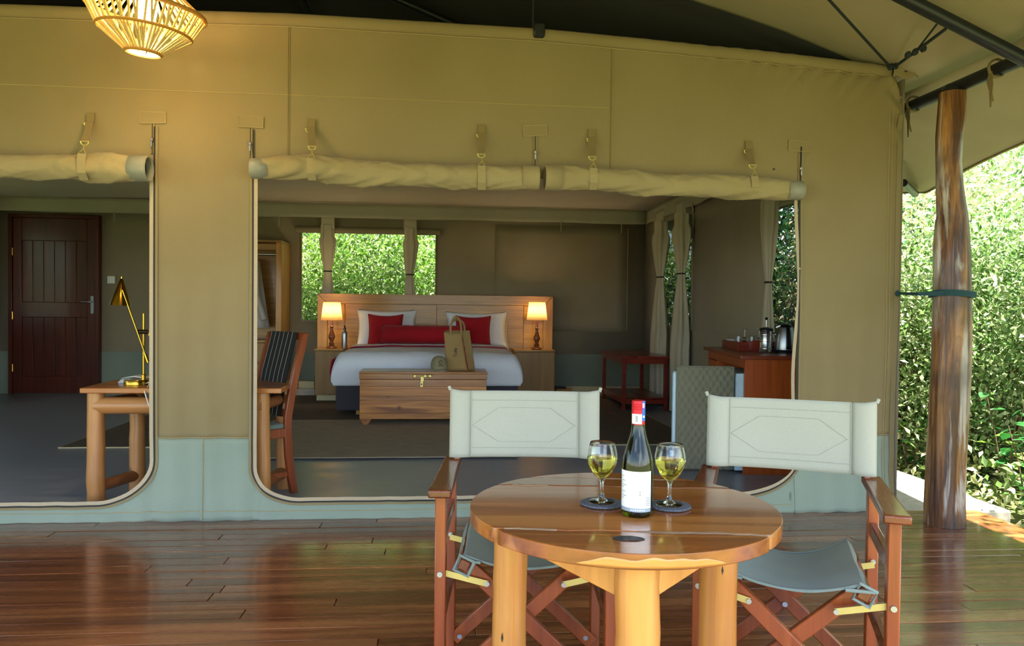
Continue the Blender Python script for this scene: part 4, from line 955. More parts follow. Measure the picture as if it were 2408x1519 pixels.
for i in range(2):
    dd = MB().box(wx0+.12+i*.46, wy0+.04, ZF+.08, wx0+.57+i*.46, wy0+.06, shz-.035).build('drawer_front', 'pine_side', wr_, bevel=.004)
    MB().lathe([(.008, 0), (.012, .012), (.016, .02), (.001, .026)], 12, (wx0+.345+i*.46, wy0+.04, (ZF+shz)/2), Matrix.Rotation(math.pi/2, 3, 'X'), cap=False).build('knob', 'brass', dd)
MB().tube([(wx0+.12, 5.85, wz-.14), (wx1-.12, 5.85, wz-.14)], .012, 10).build('rail', 'steel', wr_)
rb = P(618, 700, Y=5.8); rx = rb.x-.14
rt = thing('bathrobe', (rx, 5.85, 1.0), 0, 'pale bathrobe hanging inside the open wardrobe', 'robe')
MB().grid(30, 14, lambda u, v: (rx+(.07+.13*v)*math.cos(2*math.pi*u)*(1+.10*math.sin(u*2*math.pi*5)), 5.85+(.05+.05*v)*math.sin(2*math.pi*u)*(1+.12*math.sin(u*2*math.pi*4)), wz-.20-.92*v), cu=True).build('robe_body', 'robe', rt, solid=.004)
s1, s2 = P(600, 660, Y=5.72), P(622, 752, Y=5.72)
MB().tube([(rx+.06, 5.82, wz-.27), (s1+s2)/2+Vector((-.03, 0, .05)), s2], [.05, .07, .075], 14, sq=.55).build('sleeve', 'robe', rt)
MB().tube([(rx+.05, 5.74, 1.45), (rx+.09, 5.72, 1.40), (rx+.07, 5.72, 1.2)], .012, 8).build('belt', 'robe', rt)
MB().tube([(rx-.12, 5.85, wz-.24), (rx, 5.85, wz-.19), (rx+.12, 5.85, wz-.24)], .012, 8).build('hanger', 'turned', rt)

# ---- bed
HBY = 5.77
hx0, hx1, hz = P(747, 693, Y=HBY).x, P(1300, 697, Y=HBY).x, 1.437
hb = thing('headboard', ((hx0+hx1)/2, HBY, ZF), 0, 'wide pine headboard panel standing behind the bed', 'headboard')
fw_ = .13
MB().box(hx0+fw_, HBY+.012, ZF, hx1-fw_, HBY+.03, hz-fw_).build('back_board', 'pine', hb)
pnx = [hx0+fw_, hx0+.36, (hx0+hx1)/2, hx1-.40, hx1-fw_]
for a_, b_ in zip(pnx, pnx[1:]): MB().box(a_+.002, HBY, .45, b_-.002, HBY+.012, hz-fw_-.002).build('panel', 'pine', hb, bevel=.003)
MB().prism([(hx0, HBY-.018, hz), (hx1, HBY-.018, hz), (hx1-fw_, HBY-.018, hz-fw_), (hx0+fw_, HBY-.018, hz-fw_)], (0, .048, 0)).build('top_frame', 'pine', hb, bevel=.004)
MB().prism([(hx0, HBY-.018, ZF), (hx0, HBY-.018, hz-.001), (hx0+fw_, HBY-.018, hz-fw_-.001), (hx0+fw_, HBY-.018, ZF)], (0, .048, 0)).build('side_frame', 'pine_z', hb, bevel=.004)
MB().prism([(hx1, HBY-.018, ZF), (hx1, HBY-.018, hz-.001), (hx1-fw_, HBY-.018, hz-fw_-.001), (hx1-fw_, HBY-.018, ZF)], (0, .048, 0)).build('side_frame', 'pine_z', hb, bevel=.004)
BX0, BX1, BY0, BY1 = -1.17, .855, 3.95, HBY-.03
bd_ = thing('double_bed', ((BX0+BX1)/2, (BY0+BY1)/2, ZF), 0, 'wide double bed with white duvet on a charcoal base', 'bed')
mid = (BX0+BX1)/2
for x0, x1 in ((BX0, mid-.004), (mid+.004, BX1)): MB().box(x0, BY0, .115, x1, BY1, .40).build('bed_base', 'base_grey', bd_, bevel=.02, seg=3)
for x in (BX0+.25, mid, BX1-.25):
    for y_ in (BY0+.12, BY1-.2): MB().box(x-.035, y_-.035, ZF, x+.035, y_+.035, .118).build('foot', 'pine_z', bd_, bevel=.004)
MB().box(BX0+.01, BY0+.02, .40, BX1-.01, BY1, .66).build('mattress', 'bed_white', bd_, bevel=.05, seg=4)
def duvet(u, v):
    # cross-section wraps over the sides; v runs from foot to head
    s_ = (u-.5)*2; ax_ = abs(s_); sg = 1 if s_ > 0 else -1
    hw = (BX1-BX0)/2+.05
    if ax_ < .72: x = s_/.72*(hw-.10); z = .765-.02*(ax_/.72)**3
    else:
        q_ = (ax_-.72)/.28; a = q_*math.pi*.58; x = sg*(hw-.10+.10*math.sin(min(a, math.pi/2))-.03*max(0, a-math.pi/2)); z = .745-.10*(1-math.cos(min(a, math.pi/2)))-.20*q_**1.3
    y_ = BY0-.045+(BY1-.50-BY0)*v
    return (mid+x+.006*ns(x*4, v*6, 2), y_, z+.010*ns(x*3, v*4, 1))
N1 = 60
mb = MB().grid(N1, 24, lambda u, v: duvet(u, .10+.90*v))
# rounded foot end
def foot(u, v):
    a = v*math.pi/2*1.0; top = Vector(duvet(u, .10)); zc = min(top.z, .765)
    dz = top.z-.40
    return (mid+(top.x-mid)*(1-.03*v*v), top.y-.165*math.sin(min(1, v*1.6)*math.pi/2), top.z-(dz)*(1-math.cos(min(1, v*1.0)*math.pi/2))**1.0 + .006*ns(u*14, v*4, 6))
mb.grid(N1, 14, foot); mb.build('duvet', 'bed_white', bd_, solid=.012, weld=True, ang=70)
MB().grid(46, 10, lambda u, v: (lambda p: (p[0], p[1]+.30, p[2]+.014))(duvet(.0+1.0*u, .60+.14*v))).build('red_runner', 'pink_red', bd_, solid=.012, ang=70)
MB().grid(46, 10, lambda u, v: (lambda p: (p[0], p[1]+.30, p[2]+.022+.006*math.sin(v*9)))(duvet(.06+.88*u, .755+.20*v))).build('grey_throw', 'throw_grey', bd_, solid=.012, ang=70)
def foot2(u, v): return (BX0-.055+.05*u, BY0+.15+1.3*v, .74-.30*(1-u)**.7 if False else .72-.32*u)
MB().grid(8, 10, lambda u, v: (BX0-.040-.02*math.sin(u*math.pi), BY0+.0+1.2*v, .68-.26*u)).build('runner_side', 'pink_red', bd_, solid=.01)
def pillow(name, c, w, h, d, mat, label, tilt=18, rz=0, group=None, pinch=.10, roll_=0, piping=None):
    t = thing(name, (c[0], c[1], c[2]), 0, label, 'pillow', group)
    Mr = Matrix.Rotation(rz, 4, 'Z') @ Matrix.Rotation(R(-tilt), 4, 'X') @ Matrix.Rotation(roll_, 4, 'Y')
    def f(sgn):
        def g(u, v):
            a, b_ = u*2-1, v*2-1; e = (1-a**4)*(1-b_**4); th = sgn*d/2*max(0, e)**.55
            x = a*w/2*(1-pinch*(1-b_*b_)*abs(a)**3*.6); z = h/2+b_*h/2*(1-pinch*(1-a*a)*abs(b_)**3)
            return Vector(c)+(Mr @ Vector((x, th*(1+.12*ns(a*2, b_*2, sgn+w)), z)))
        return g
    mb = MB().grid(19, 19, f(1)).grid(19, 19, f(-1)); mb.build('cushion', mat, t, weld=True, ang=80)
    if piping:
        g = f(0); pp = [g(u, 0) for u in cols(0, 1, 16)]+[g(1, v) for v in cols(0, 1, 16)]+[g(1-u, 1) for u in cols(0, 1, 16)]+[g(0, 1-v) for v in cols(0, 1, 16)]
        MB().tube(pp, .008, 6).build('piping', piping, t)
    return t
def at_bed(px, py, Y): return P(px, py, Y=Y)
a, b_ = at_bed(838, 806, 5.62), at_bed(980, 728, 5.62)
pillow('bed_pillow', ((a.x+b_.x)/2, 5.60, .70), b_.x-a.x, .56, .17, 'bed_white', 'white pillow leaning on the headboard beside the steel bottle', 16, R(2), 'white bed pillows', .12)
a, b_ = at_bed(1047, 800, 5.62), at_bed(1193, 730, 5.62)
pillow('bed_pillow', ((a.x+b_.x)/2, 5.60, .70), b_.x-a.x, .54, .17, 'bed_white', 'white pillow leaning on the headboard behind the tote bag', 16, R(-2), 'white bed pillows', .12)
a, b_ = at_bed(1160, 800, 5.67), at_bed(1190, 752, 5.67)
pillow('bed_pillow', (b_.x-.18, 5.68, .70), .44, .46, .09, 'curtain', 'cream pillow edge peeking out behind the right white pillow', 12, 0, None, .1)
a, b_ = at_bed(868, 803, 5.40), at_bed(945, 737, 5.40)
pillow('red_cushion', ((a.x+b_.x)/2, 5.40, .765), b_.x-a.x+.03, .42, .15, 'bed_red', 'square red cushion on the left of the bed', 16, R(3), 'square red cushions', .14, 0, 'bed_red')
a, b_ = at_bed(1072, 801, 5.40), at_bed(1152, 740, 5.40)
pillow('red_cushion', ((a.x+b_.x)/2, 5.40, .765), b_.x-a.x+.02, .41, .15, 'bed_red', 'square red cushion on the right of the bed', 16, R(-3), 'square red cushions', .14, 0, 'bed_red')
a, b_ = at_bed(897, 780, 5.20), at_bed(1092, 780, 5.20); rB = .118
bo = thing('bolster', ((a.x+b_.x)/2, 5.20, .80), 0, 'long red bolster lying across the bed in front of the cushions', 'cushion')
nb_ = 30
MB().tube([Vector((a.x+(b_.x-a.x)*k/nb_, 5.19, .80+rB+.004*ns(k*.4, 1, 1))) for k in range(nb_+1)], [rB*(.72 if k in (0, nb_) else .94 if k in (1, nb_-1) else 1+.03*ns(k*.5, 2, 2)) for k in range(nb_+1)], 28).build('cushion', 'bed_red', bo, ang=60)
for e in (0, nb_): MB().tube([Vector((a.x+(b_.x-a.x)*e/nb_, 5.19+rB*.74*math.cos(q_), .80+rB+rB*.74*math.sin(q_))) for q_ in [2*math.pi*k/24 for k in range(25)]], .008, 6).build('piping', 'bed_red', bo)

# ---- bedside cabinets
def bedside(x0, x1, label):
    t = thing('bedside_cabinet', ((x0+x1)/2, 5.52, ZF), 0, label, 'cabinet', 'pine bedside cabinets')
    MB().box(x0, 5.30, .13, x1, HBY-.022, .70).build('body', 'pine_side', t, bevel=.004)
    MB().box(x0+.02, 5.33, ZF, x1-.02, HBY-.03, .13).build('plinth', 'cream_paint', t, bevel=.003)
    MB().box(x0-.006, 5.285, .70, x1+.006, HBY-.022, .722).build('top_board', 'pine', t, bevel=.004)
    d_ = MB().box(x0+.012, 5.288, .15, x1-.012, 5.30, .69).build('door', 'pine_side', t, bevel=.003)
    return t
bl0, bl1 = P(740, 830, Y=5.3).x, BX0-.09
bedside(bl0, bl1, 'pine bedside cabinet carrying the lamp and steel bottle'); br0, br1 = BX1+.09, P(1305, 830, Y=5.3).x
bedside(br0, br1, 'pine bedside cabinet carrying the lamp right of the bed')
def table_lamp(px, label):
    c = P(px, 812, Y=5.5); zt = .7235; t = thing('bedside_lamp', (c.x, 5.5, zt), 0, label, 'lamp', 'lit lamps on the bedside cabinets')
    o = (c.x, 5.5, zt); s = .93
    MB().lathe([(r*s, z*s) for r, z in [(.075, 0), (.078, .012), (.070, .020), (.05, .028), (.032, .045), (.040, .060), (.034, .072), (.022, .085), (.030, .11), (.046, .145), (.048, .17), (.036, .205), (.024, .24), (.018, .275), (.026, .30), (.028, .305), (.018, .315), (.018, .37), (.012, .40)]], 26, o).build('turned_base', 'turned', t)
    z1 = P(px, 752, Y=5.5).z-zt; z2 = P(px, 711, Y=5.5).z-zt
    MB().lathe([(.137, z1), (.108, z2)], 36, o, cap=False).build('lamp_shade', 'lamp_shade', t, solid=.002)
    for z_, r_ in ((z1, .137), (z2, .108)): MB().tube([(c.x+r_*math.cos(a_), 5.5+r_*math.sin(a_), zt+z_) for a_ in [2*math.pi*k/32 for k in range(33)]], .003, 5).build('shade_ring', 'lamp_shade', t)
    MB().lathe([(.012, 0), (.03, .03), (.034, .06), (.02, .085), (.002, .092)], 18, (c.x, 5.5, zt+z1+.02)).build('bulb', 'bulb_warm', t)
    l_ = bpy.data.lights.new('bedside_light', 'POINT'); l_.energy = 4.0; l_.color = (1, .80, .48); l_.shadow_soft_size = .04
    lo = bpy.data.objects.new('bedside_light', l_); COL.objects.link(lo); lo.location = (c.x, 5.5, zt+z1+.15)
table_lamp(780, 'lit bedside lamp with cream shade beside the steel bottle'); table_lamp(1262, 'lit bedside lamp with cream shade right of the bed')
c = P(810, 815, Y=5.42); c.z = .7235
sb_ = thing('water_bottle', c, 0, 'brushed steel water bottle on the left bedside cabinet', 'bottle')
MB().lathe([(.036, 0), (.038, .01), (.038, .19), (.034, .215), (.02, .235), (.017, .245)], 24, c).build('flask', 'brushed', sb_)
MB().lathe([(.019, .245), (.019, .265), (.014, .27), (.010, .285), (.013, .295), (.004, .30)], 16, c).build('stopper', 'black_plastic', sb_)

# ---- trunk at the foot of the bed
TY0, TY1 = 3.22, 3.66
tx0, tx1 = P(846, 900, Y=TY0).x, P(1144, 900, Y=TY0).x; tz1 = P(847, 874, Y=TY0).z
tk = thing('wooden_trunk', ((tx0+tx1)/2, (TY0+TY1)/2, ZF), 0, 'brown plank trunk with brass bolt latch at the foot of the bed', 'trunk')
zb0 = ZF+.075; lidz = tz1-.075
hs = [zb0]+[zb0+(lidz-zb0)*f_ for f_ in (.15, .46, .58, .82)]+[lidz-.004]
for a_, b_ in zip(hs, hs[1:]): MB().box(tx0, TY0, a_+.0006, tx1, TY0+.022, b_-.0006).build('front_plank', 'trunk_wood', tk, bevel=.0012)
MB().box(tx0, TY0+.023, zb0, tx0+.02, TY1, lidz-.004).build('side_panel', 'trunk_wood', tk, bevel=.003); MB().box(tx1-.02, TY0+.023, zb0, tx1, TY1, lidz-.004).build('side_panel', 'trunk_wood', tk, bevel=.003)
MB().box(tx0+.021, TY1-.02, zb0, tx1-.021, TY1, lidz-.004).build('back_panel', 'trunk_wood', tk)
MB().box(tx0+.021, TY0+.023, zb0, tx1-.021, TY1-.021, zb0+.02).build('bottom', 'trunk_wood', tk)
ld = MB().box(tx0-.006, TY0-.006, lidz, tx1+.006, TY1+.006, tz1-.02).build('lid', 'trunk_wood', tk, bevel=.003)
for i in range(3): MB().box(tx0-.008, TY0-.008+.151*i, tz1-.019, tx1+.008, TY0-.008+.151*(i+1)-.002, tz1).build('lid_plank', 'trunk_wood', ld, bevel=.003)
for x in (tx0, tx1-.12):
    MB().prism([(x, TY0+.001, zb0), (x+.12, TY0+.001, zb0), (x+.085, TY0+.001, zb0-.055), (x+.06, TY0+.001, ZF+.02), (x+.035, TY0+.001, zb0-.055)], (0, .04, 0)).build('foot', 'trunk_wood', tk, bevel=.004)
    MB().prism([(x, TY1-.041, zb0), (x+.12, TY1-.041, zb0), (x+.085, TY1-.041, zb0-.055), (x+.06, TY1-.041, ZF+.02), (x+.035, TY1-.041, zb0-.055)], (0, .04, 0)).build('foot', 'trunk_wood', tk, bevel=.004)
c = P(993, 884, Y=TY0-.01)
lt = MB().tube([(c.x-.10, TY0-.022, c.z), (c.x+.10, TY0-.022, c.z)], .008, 10).build('bolt_bar', 'brass_strap', tk)
for dx in (-.075, .03, .08): MB().lathe([(.02, 0), (.02, .016), (.012, .024)], 14, (c.x+dx, TY0-.008, c.z), Matrix.Rotation(math.pi/2, 3, 'X')).build('bolt_keeper', 'brass_strap', lt)
MB().box(c.x-.018, TY0-.014, c.z-.06, c.x+.018, TY0-.006, c.z-.005).build('latch_plate', 'brass_strap', tk, bevel=.003); MB().box(c.x-.022, TY0-.016, c.z-.115, c.x+.012, TY0-.003, c.z-.055).build('hasp', 'brass_strap', tk, bevel=.004)
MB().tube([(c.x-.006, TY0-.017, c.z-.085), (c.x-.006, TY0-.0165, c.z-.085)], .008, 10).build('keyhole', 'zipper', tk)
# cap and tote bag on the trunk
c = P(1033, 866, Y=3.36); c.z = tz1
cp_ = thing('baseball_cap', c, R(20), 'khaki baseball cap resting on the trunk beside the tote bag', 'cap')
TT = MW[cp_]
MB().grid(28, 11, lambda u, v: TT @ Vector((.085*math.cos(2*math.pi*u)*math.cos(v*math.pi/2)**.7, .105*math.sin(2*math.pi*u)*math.cos(v*math.pi/2)**.7, .028+.125*math.sin(v*math.pi/2)+.02*math.sin(2*math.pi*u)*(1-v))), cu=True).build('crown', 'cap_cloth', cp_, solid=.003, ang=70)
MB().grid(17, 6, lambda u, v: TT @ Vector((-.078+.156*u, -.085-(.095*v)*math.sin(math.pi*(.12+.76*u)), .024-.020*v+.02*math.sin(math.pi*u)*(1-.2*v)-.012))).build('brim', 'cap_cloth', cp_, solid=.004, ang=70)
for k in range(6):
    a_ = 2*math.pi*k/6+.5; MB().tube([TT @ Vector((.087*math.cos(a_)*math.cos(v)**.7, .107*math.sin(a_)*math.cos(v)**.7, .03+.126*math.sin(v)+.02*math.sin(a_)*(1-v/1.57))) for v in cols(0, 1.5, 8)], .0022, 5).build('panel_seam', 'cap_cloth', cp_)
MB().lathe([(.009, 0), (.007, .006), (.001, .008)], 10, TT @ Vector((0, 0, .152)), cap=False).build('button', 'cap_cloth', cp_)
em = [TT @ Vector((-.02+.017*math.cos(a_), -.1085+.010*math.sin(a_)+.004, .095+.017*math.sin(a_))) for a_ in [2*math.pi*k/16 for k in range(14)]]
MB().tube(em, .003, 5).build('emblem', 'print', cp_)
for k in range(2): MB().tube([TT @ Vector((-.045, -.100+.002*k, .068-.013*k)), TT @ Vector((.005, -.1085+.002*k, .068-.013*k))], .0022, 5).build('emblem_text', 'print', cp_)
# jute tote: printed front panel, red-patterned gusset, two rope handles
gy = 3.40
def bp(px, py, dy=0): return P(px, py, Y=gy+dy)
fl_, fr1, ftl, ftr = bp(1050, 864), bp(1099, 866), bp(1044, 781), bp(1085, 783)
fl_.z = fr1.z = tz1+.004
bl_, br_, btl, btr = bp(1049, 858, .12), bp(1117, 862, .10), bp(1046, 777, .12), bp(1104, 777, .08); bl_.z = br_.z = tz1+.004
tg = thing('tote_bag', ((fl_.x+br_.x)/2, gy+.05, tz1), 0, 'jute tote bag with red patterned sides standing on the trunk', 'bag')
def quad(nm, A, B, C_, D_, mat, bulge=.006, par=None, s=.004):
    n_ = (B-A).cross(D_-A).normalized()
    return MB().grid(10, 12, lambda u, v: (A.lerp(B, u)).lerp(D_.lerp(C_, u), v)+n_*(bulge*math.sin(math.pi*u)*math.sin(math.pi*v)+.003*ns(u*4, v*5, 1))).build(nm, mat, par or tg, solid=s)
quad('front_panel', fl_, fr1, ftr, ftl, 'burlap', .008); quad('back_panel', bl_, br_, btr, btl, 'burlap', -.004)
g0 = fr1.lerp(br_, .30)+Vector((-.012, .03, 0)); g1 = ftr.lerp(btr, .25)+Vector((-.02, .03, 0))
quad('gusset', fr1, g0, g1, ftr, 'bag_red', 0); quad('gusset', g0, br_, btr, g1, 'burlap', 0); quad('gusset', bl_, fl_, ftl, btl, 'bag_red', 0); quad('bag_bottom', fl_, fr1, br_, bl_, 'burlap', 0)
for k in range(4):
    f_ = .10+.22*k; A = fr1.lerp(ftr, f_).lerp(g0.lerp(g1, f_), .2)+Vector((.004, -.006, 0)); B = fr1.lerp(ftr, f_+.06).lerp(g0.lerp(g1, f_+.06), .8)+Vector((.004, -.006, 0))
    MB().beam(A, B, .004, .006, (0, -1, 0)).build('pattern_stripe', 'zipper', tg)
for (A, B, hgt) in ((ftl.lerp(ftr, .38), ftl.lerp(ftr, .99), bp(1078, 745).z), (btl.lerp(btr, .22), btl.lerp(btr, .80), bp(1080, 752).z)):
    MB().tube([A.lerp(B, .5)+Vector(((A.x-B.x)/2*math.cos(q_)*(1.02 if q_ else 1), -.008, 0))+Vector((0, 0, (hgt-A.z)*math.sin(q_)**.8-(.03 if q_ in (0, math.pi) else 0))) for q_ in [k*math.pi/14 for k in range(15)]], .011, 8).build('handle', 'burlap', tg)
ec = fl_.lerp(ftr, .50)+Vector((.02, -.014, .0))
for r_ in (.024, .012): MB().tube([ec+Vector((r_*.62*math.cos(a_), 0, r_*math.sin(a_)+.012)) for a_ in [math.pi*(.1+1.75*k/16) for k in range(17)]], .0026, 5).build('emblem', 'print', tg)
for k, L in enumerate((.05, .034)): MB().tube([ec+Vector((-.028, 0, -.03-.018*k)), ec+Vector((-.028+L*.5, -.001, -.027-.018*k)), ec+Vector((-.028+L, 0, -.03-.018*k))], .0028, 5).build('emblem_text', 'print', tg)

# ---- curtains
def curtain(name, axis, const, c, z0, z1, zt_, w, wt, label, seed=0):
    t = thing(name, (const, c, z0) if axis == 'x' else (c, const, z0), 0, label, 'curtain', 'tied cream curtains')
    def f(u, v):
        z = z0+(z1-z0)*v; d_ = abs(z-zt_); k_ = wt+(w-wt)*min(1, (d_/(.75 if z < zt_ else .45)))**.8
        if z > z1-.18: k_ *= .78
        a = 2*math.pi*u; rr = k_*(1+.16*math.sin(a*6+seed+ns(z*2, seed, 0)*2)); x = rr*math.cos(a)+.02*ns(z*1.5, seed, 4); y_ = .42*rr*math.sin(a)
        return (const+y_, c+x, z) if axis == 'x' else (c+x, const+y_, z)
    MB().grid(40, 34, f, cu=True).build('drape', 'curtain', t, ang=70)
    MB().tube([((const+.45*wt*1.15*math.sin(a), c+wt*1.15*math.cos(a), zt_) if axis == 'x' else (c+wt*1.15*math.cos(a), const+.45*wt*1.15*math.sin(a), zt_)) for a in [2*math.pi*k/20 for k in range(21)]], .010, 6).build('tie_band', 'zipper', t)
    MB().grid(12, 4, lambda u, v: (lambda s_, z: (const-.02, c+s_, z) if axis == 'x' else (c+s_, const-.02, z))((u-.5)*w*1.7, z1-.04+.18*v)).build('heading', 'curtain', t, solid=.006)
c = P(771, 600, Y=6.06); curtain('tied_curtain', 'y', 6.06, c.x, .7, 2.38, P(771, 638, Y=6.06).z, .105, .045, 'cream curtain tied in the back window, nearest the wardrobe', 1)
c = P(965, 600, Y=6.06); curtain('tied_curtain', 'y', 6.06, c.x, .7, 2.36, P(965, 646, Y=6.06).z, .100, .045, 'cream curtain tied in the back window, above the headboard centre', 2)
for px, pyt, lab, w_, s_ in ((1552, 652, 'cream curtain tied at the far edge of the side window behind the red table', .22, 3), (1601, 644, 'cream curtain tied at the near edge of the side window behind the red table', .22, 4), (1806, 664, 'cream curtain tied behind the coffee press and kettle', .12, 5)):
    c = P(px, 700, X=XR-.09); curtain('tied_curtain', 'x', XR-.09, c.y, .07, 2.42, P(px, pyt, X=XR-.09).z, w_, w_*.35, lab, s_)

# ---- red luggage table
rx0, rx1, ry0, ry1, rz = 2.16, 2.72, 4.38, 5.55, .71
rt_ = thing('luggage_table', ((rx0+rx1)/2, (ry0+ry1)/2, ZF), 0, 'dark red two-tier wooden side table in the back right corner', 'table')
for x in (rx0, rx1-.045):
    for y_ in (ry0, ry1-.045): MB().box(x, y_, ZF, x+.045, y_+.045, rz-.03).build('leg', 'red_wood', rt_, bevel=.004)
for i in range(6): w_ = (rx1-rx0+.04)/6; MB().box(rx0-.02+w_*i+.0015, ry0-.02, rz-.03, rx0-.02+w_*(i+1)-.0015, ry1+.02, rz).build('top_slat', 'red_wood', rt_, bevel=.003)
for i in range(5): w_ = (rx1-rx0)/5; MB().box(rx0+w_*i+.003, ry0+.05, .185, rx0+w_*(i+1)-.003, ry1-.05, .205).build('shelf_slat', 'red_wood', rt_, bevel=.003)
for z0, z1 in ((rz-.095, rz-.031), (.13, .184)):
    MB().box(rx0+.046, ry0+.01, z0, rx1-.046, ry0+.035, z1).build('rail', 'red_wood', rt_, bevel=.003); MB().box(rx0+.046, ry1-.035, z0, rx1-.046, ry1-.01, z1).build('rail', 'red_wood', rt_, bevel=.003)
    for x in (rx0+.01, rx1-.035): MB().box(x, ry0+.046, z0, x+.025, ry1-.046, z1).build('rail', 'red_wood', rt_, bevel=.003)

# ---- minibar cabinet with fridge
cf = P(1747, 1116, Z=ZF); cang = R(-7.5); CW, CD, CH = .62, 1.25, .86
mbk = thing('minibar_cabinet', (cf.x, cf.y, ZF), cang, 'orange-brown wooden minibar cabinet along the right wall', 'cabinet')
CM = MW[mbk]; B_ = lambda x0, y0, z0, x1, y1, z1: MB().hexa([CM @ Vector(p) for p in ((x0, y0, z0), (x1, y0, z0), (x1, y1, z0), (x0, y1, z0), (x0, y0, z1), (x1, y0, z1), (x1, y1, z1), (x0, y1, z1))])
B_(0, 0, 0, CW, .025, CH).build('end_panel', 'bar_wood', mbk, bevel=.003); B_(0, CD-.36, 0, CW, CD-.335, CH).build('inner_panel', 'bar_wood', mbk, bevel=.003); B_(0, CD-.025, 0, CW, CD, CH).build('end_panel', 'bar_wood', mbk, bevel=.003)
B_(CW-.02, .026, 0, CW, CD-.026, CH).build('back_panel', 'bar_wood', mbk); B_(0, .026, CH-.07, .02, CD-.026, CH).build('top_rail', 'bar_wood', mbk, bevel=.003)
B_(-.04, -.035, CH, CW+.02, CD+.03, CH+.03).build('countertop', 'bar_top', mbk, bevel=.006, seg=2)
dd = B_(-.004, CD-.334, .05, .016, CD-.026, CH-.075).build('door', 'bar_wood', mbk, bevel=.003)
fg = thing('mini_fridge', CM @ Vector((.3, .3, .001)), cang, 'pale blue-white mini fridge built into the minibar, door open', 'fridge')
B_(-.055, .04, .02, CW-.05, .58, CH-.11).build('cabinet_body', 'fridge', fg, bevel=.008, seg=2)
fdz0, fdz1 = .06, CH-.10
for i, yy in enumerate((.06,)):
    B_(-.52, .045, fdz0, -.062, .095, fdz1).build('door', 'fridge', fg, bevel=.018, seg=3)
    B_(-.535, .05, fdz0+.02, -.515, .09, fdz0+.14).build('door_grip', 'fridge', fg, bevel=.008, seg=2)
for x in (.06, CW-.1):
    for y_ in (.07, .5): B_(x, y_, .0, x+.04, y_+.04, .021).build('foot', 'black_plastic', fg)
qc = thing('quilted_cover', CM @ Vector((-.22, .03, .02)), cang, 'quilted olive cloth cover hung over the open fridge door', 'cover')
def quilt(u, v):
    x = -.485+.415*u; z = .03+(fdz1+.035-.03)*v; g = .052; a_ = (x+z*.62)/g; b__ = (x-z*.62)/g
    p_ = abs(math.sin(math.pi*a_))*abs(math.sin(math.pi*b__)); return CM @ Vector((x, .030-.014*p_**.5-.006*ns(x*6, z*6, 1), z))
MB().grid(64, 100, quilt).build('quilted_face', 'quilt', qc, solid=.004, ang=80)
MB().tube([CM @ Vector((-.485+.01*ns(k, 0, 0), .03, .03+(fdz1+.005)*k/20)) for k in range(21)], .012, 8).build('edge_binding', 'quilt', qc)
MB().tube([CM @ Vector((-.485+.415*k/20, .034, fdz1+.035+.006*ns(k, 1, 0))) for k in range(21)], .009, 8).build('edge_binding', 'quilt', qc)
MB().grid(12, 5, lambda u, v: CM @ Vector((-.485+.415*u, .036+.075*v, fdz1+.036-.02*v*v))).build('top_fold', 'quilt', qc, solid=.004)
ctz = ZF+CH+.0305
# tray with rim, upturned glasses, cups
ta = P(1690, 815, Z=ctz); tm = Matrix.Translation((0, 0, 0))
t0 = CM @ Vector((.10, .60, CH+.0305))
ty = thing('serving_tray', t0, cang, 'brown wooden tray of upturned glasses on the minibar', 'tray'); TY = MW[ty]
def TB(x0, y0, z0, x1, y1, z1): return MB().hexa([TY @ Vector(p) for p in ((x0, y0, z0), (x1, y0, z0), (x1, y1, z0), (x0, y1, z0), (x0, y0, z1), (x1, y0, z1), (x1, y1, z1), (x0, y1, z1))])
TWX, TWY = .36, .56
TB(0, 0, .0008, TWX, TWY, .012).build('tray_base', 'red_wood', ty); TB(0, 0, .012, .014, TWY, .072).build('rim', 'red_wood', ty, bevel=.003); TB(TWX-.014, 0, .012, TWX, TWY, .072).build('rim', 'red_wood', ty, bevel=.003); TB(.014, TWY-.014, .012, TWX-.014, TWY, .072).build('rim', 'red_wood', ty, bevel=.003)
MB().prism([TY @ Vector((x, 0, z)) for x, z in ((.014, .012), (TWX-.014, .012), (TWX-.014, .072), (.27, .072), (.24, .085), (.12, .085), (.09, .072), (.014, .072))], TY.to_3x3() @ Vector((0, .014, 0))).build('handle_rim', 'red_wood', ty, bevel=.002)
gi = 0
ords = ('first', 'second', 'third', 'fourth', 'fifth')
for (x, y_, sc, stem) in ((.085, .13, 1.0, 1), (.20, .11, 1.0, 1), (.075, .27, .9, 0), (.18, .24, .9, 0), (.29, .12, .9, 0)):
    o = TY @ Vector((x, y_, .0125)); lab = (('upturned stemmed glass on the tray, left of its twin', 'upturned stemmed glass on the tray, nearer the coffee press')[gi] if stem else ('short tumbler upturned at the left end of the tray', 'short tumbler upturned behind the stemmed glasses', 'short tumbler upturned beside the coffee press')[gi-2])
    g = thing('upturned_glass', o, 0, lab, 'glass', 'upturned glasses on the tray'); gi += 1
    if stem:
        MB().lathe([(.036, 0), (.040, .03), (.036, .062), (.022, .085), (.006, .096)], 22, o, cap=False).build('bowl', 'clear_glass', g, solid=.0015)
        MB().lathe([(.006, .096), (.0045, .12), (.005, .158)], 12, o).build('stem', 'clear_glass', g); MB().lathe([(.006, .157), (.034, .163), (.034, .1645), (.001, .166)], 24, o).build('foot', 'clear_glass', g)
    else: MB().lathe([(.036*sc, 0), (.034*sc, .05), (.030*sc, .098), (.001, .100)], 22, o, cap=False).build('tumbler', 'clear_glass', g, solid=.002)
o = TY @ Vector((.06, .50, .0125)); cu_ = thing('tea_cup', o, 0, 'white cup tipped on the tray behind the glasses', 'cup')
MB().lathe([(.020, 0), (.024, .004), (.036, .03), (.042, .062), (.0395, .062), (.033, .03), (.002, .006)], 26, o, cap=False).build('cup', 'porcelain', cu_)
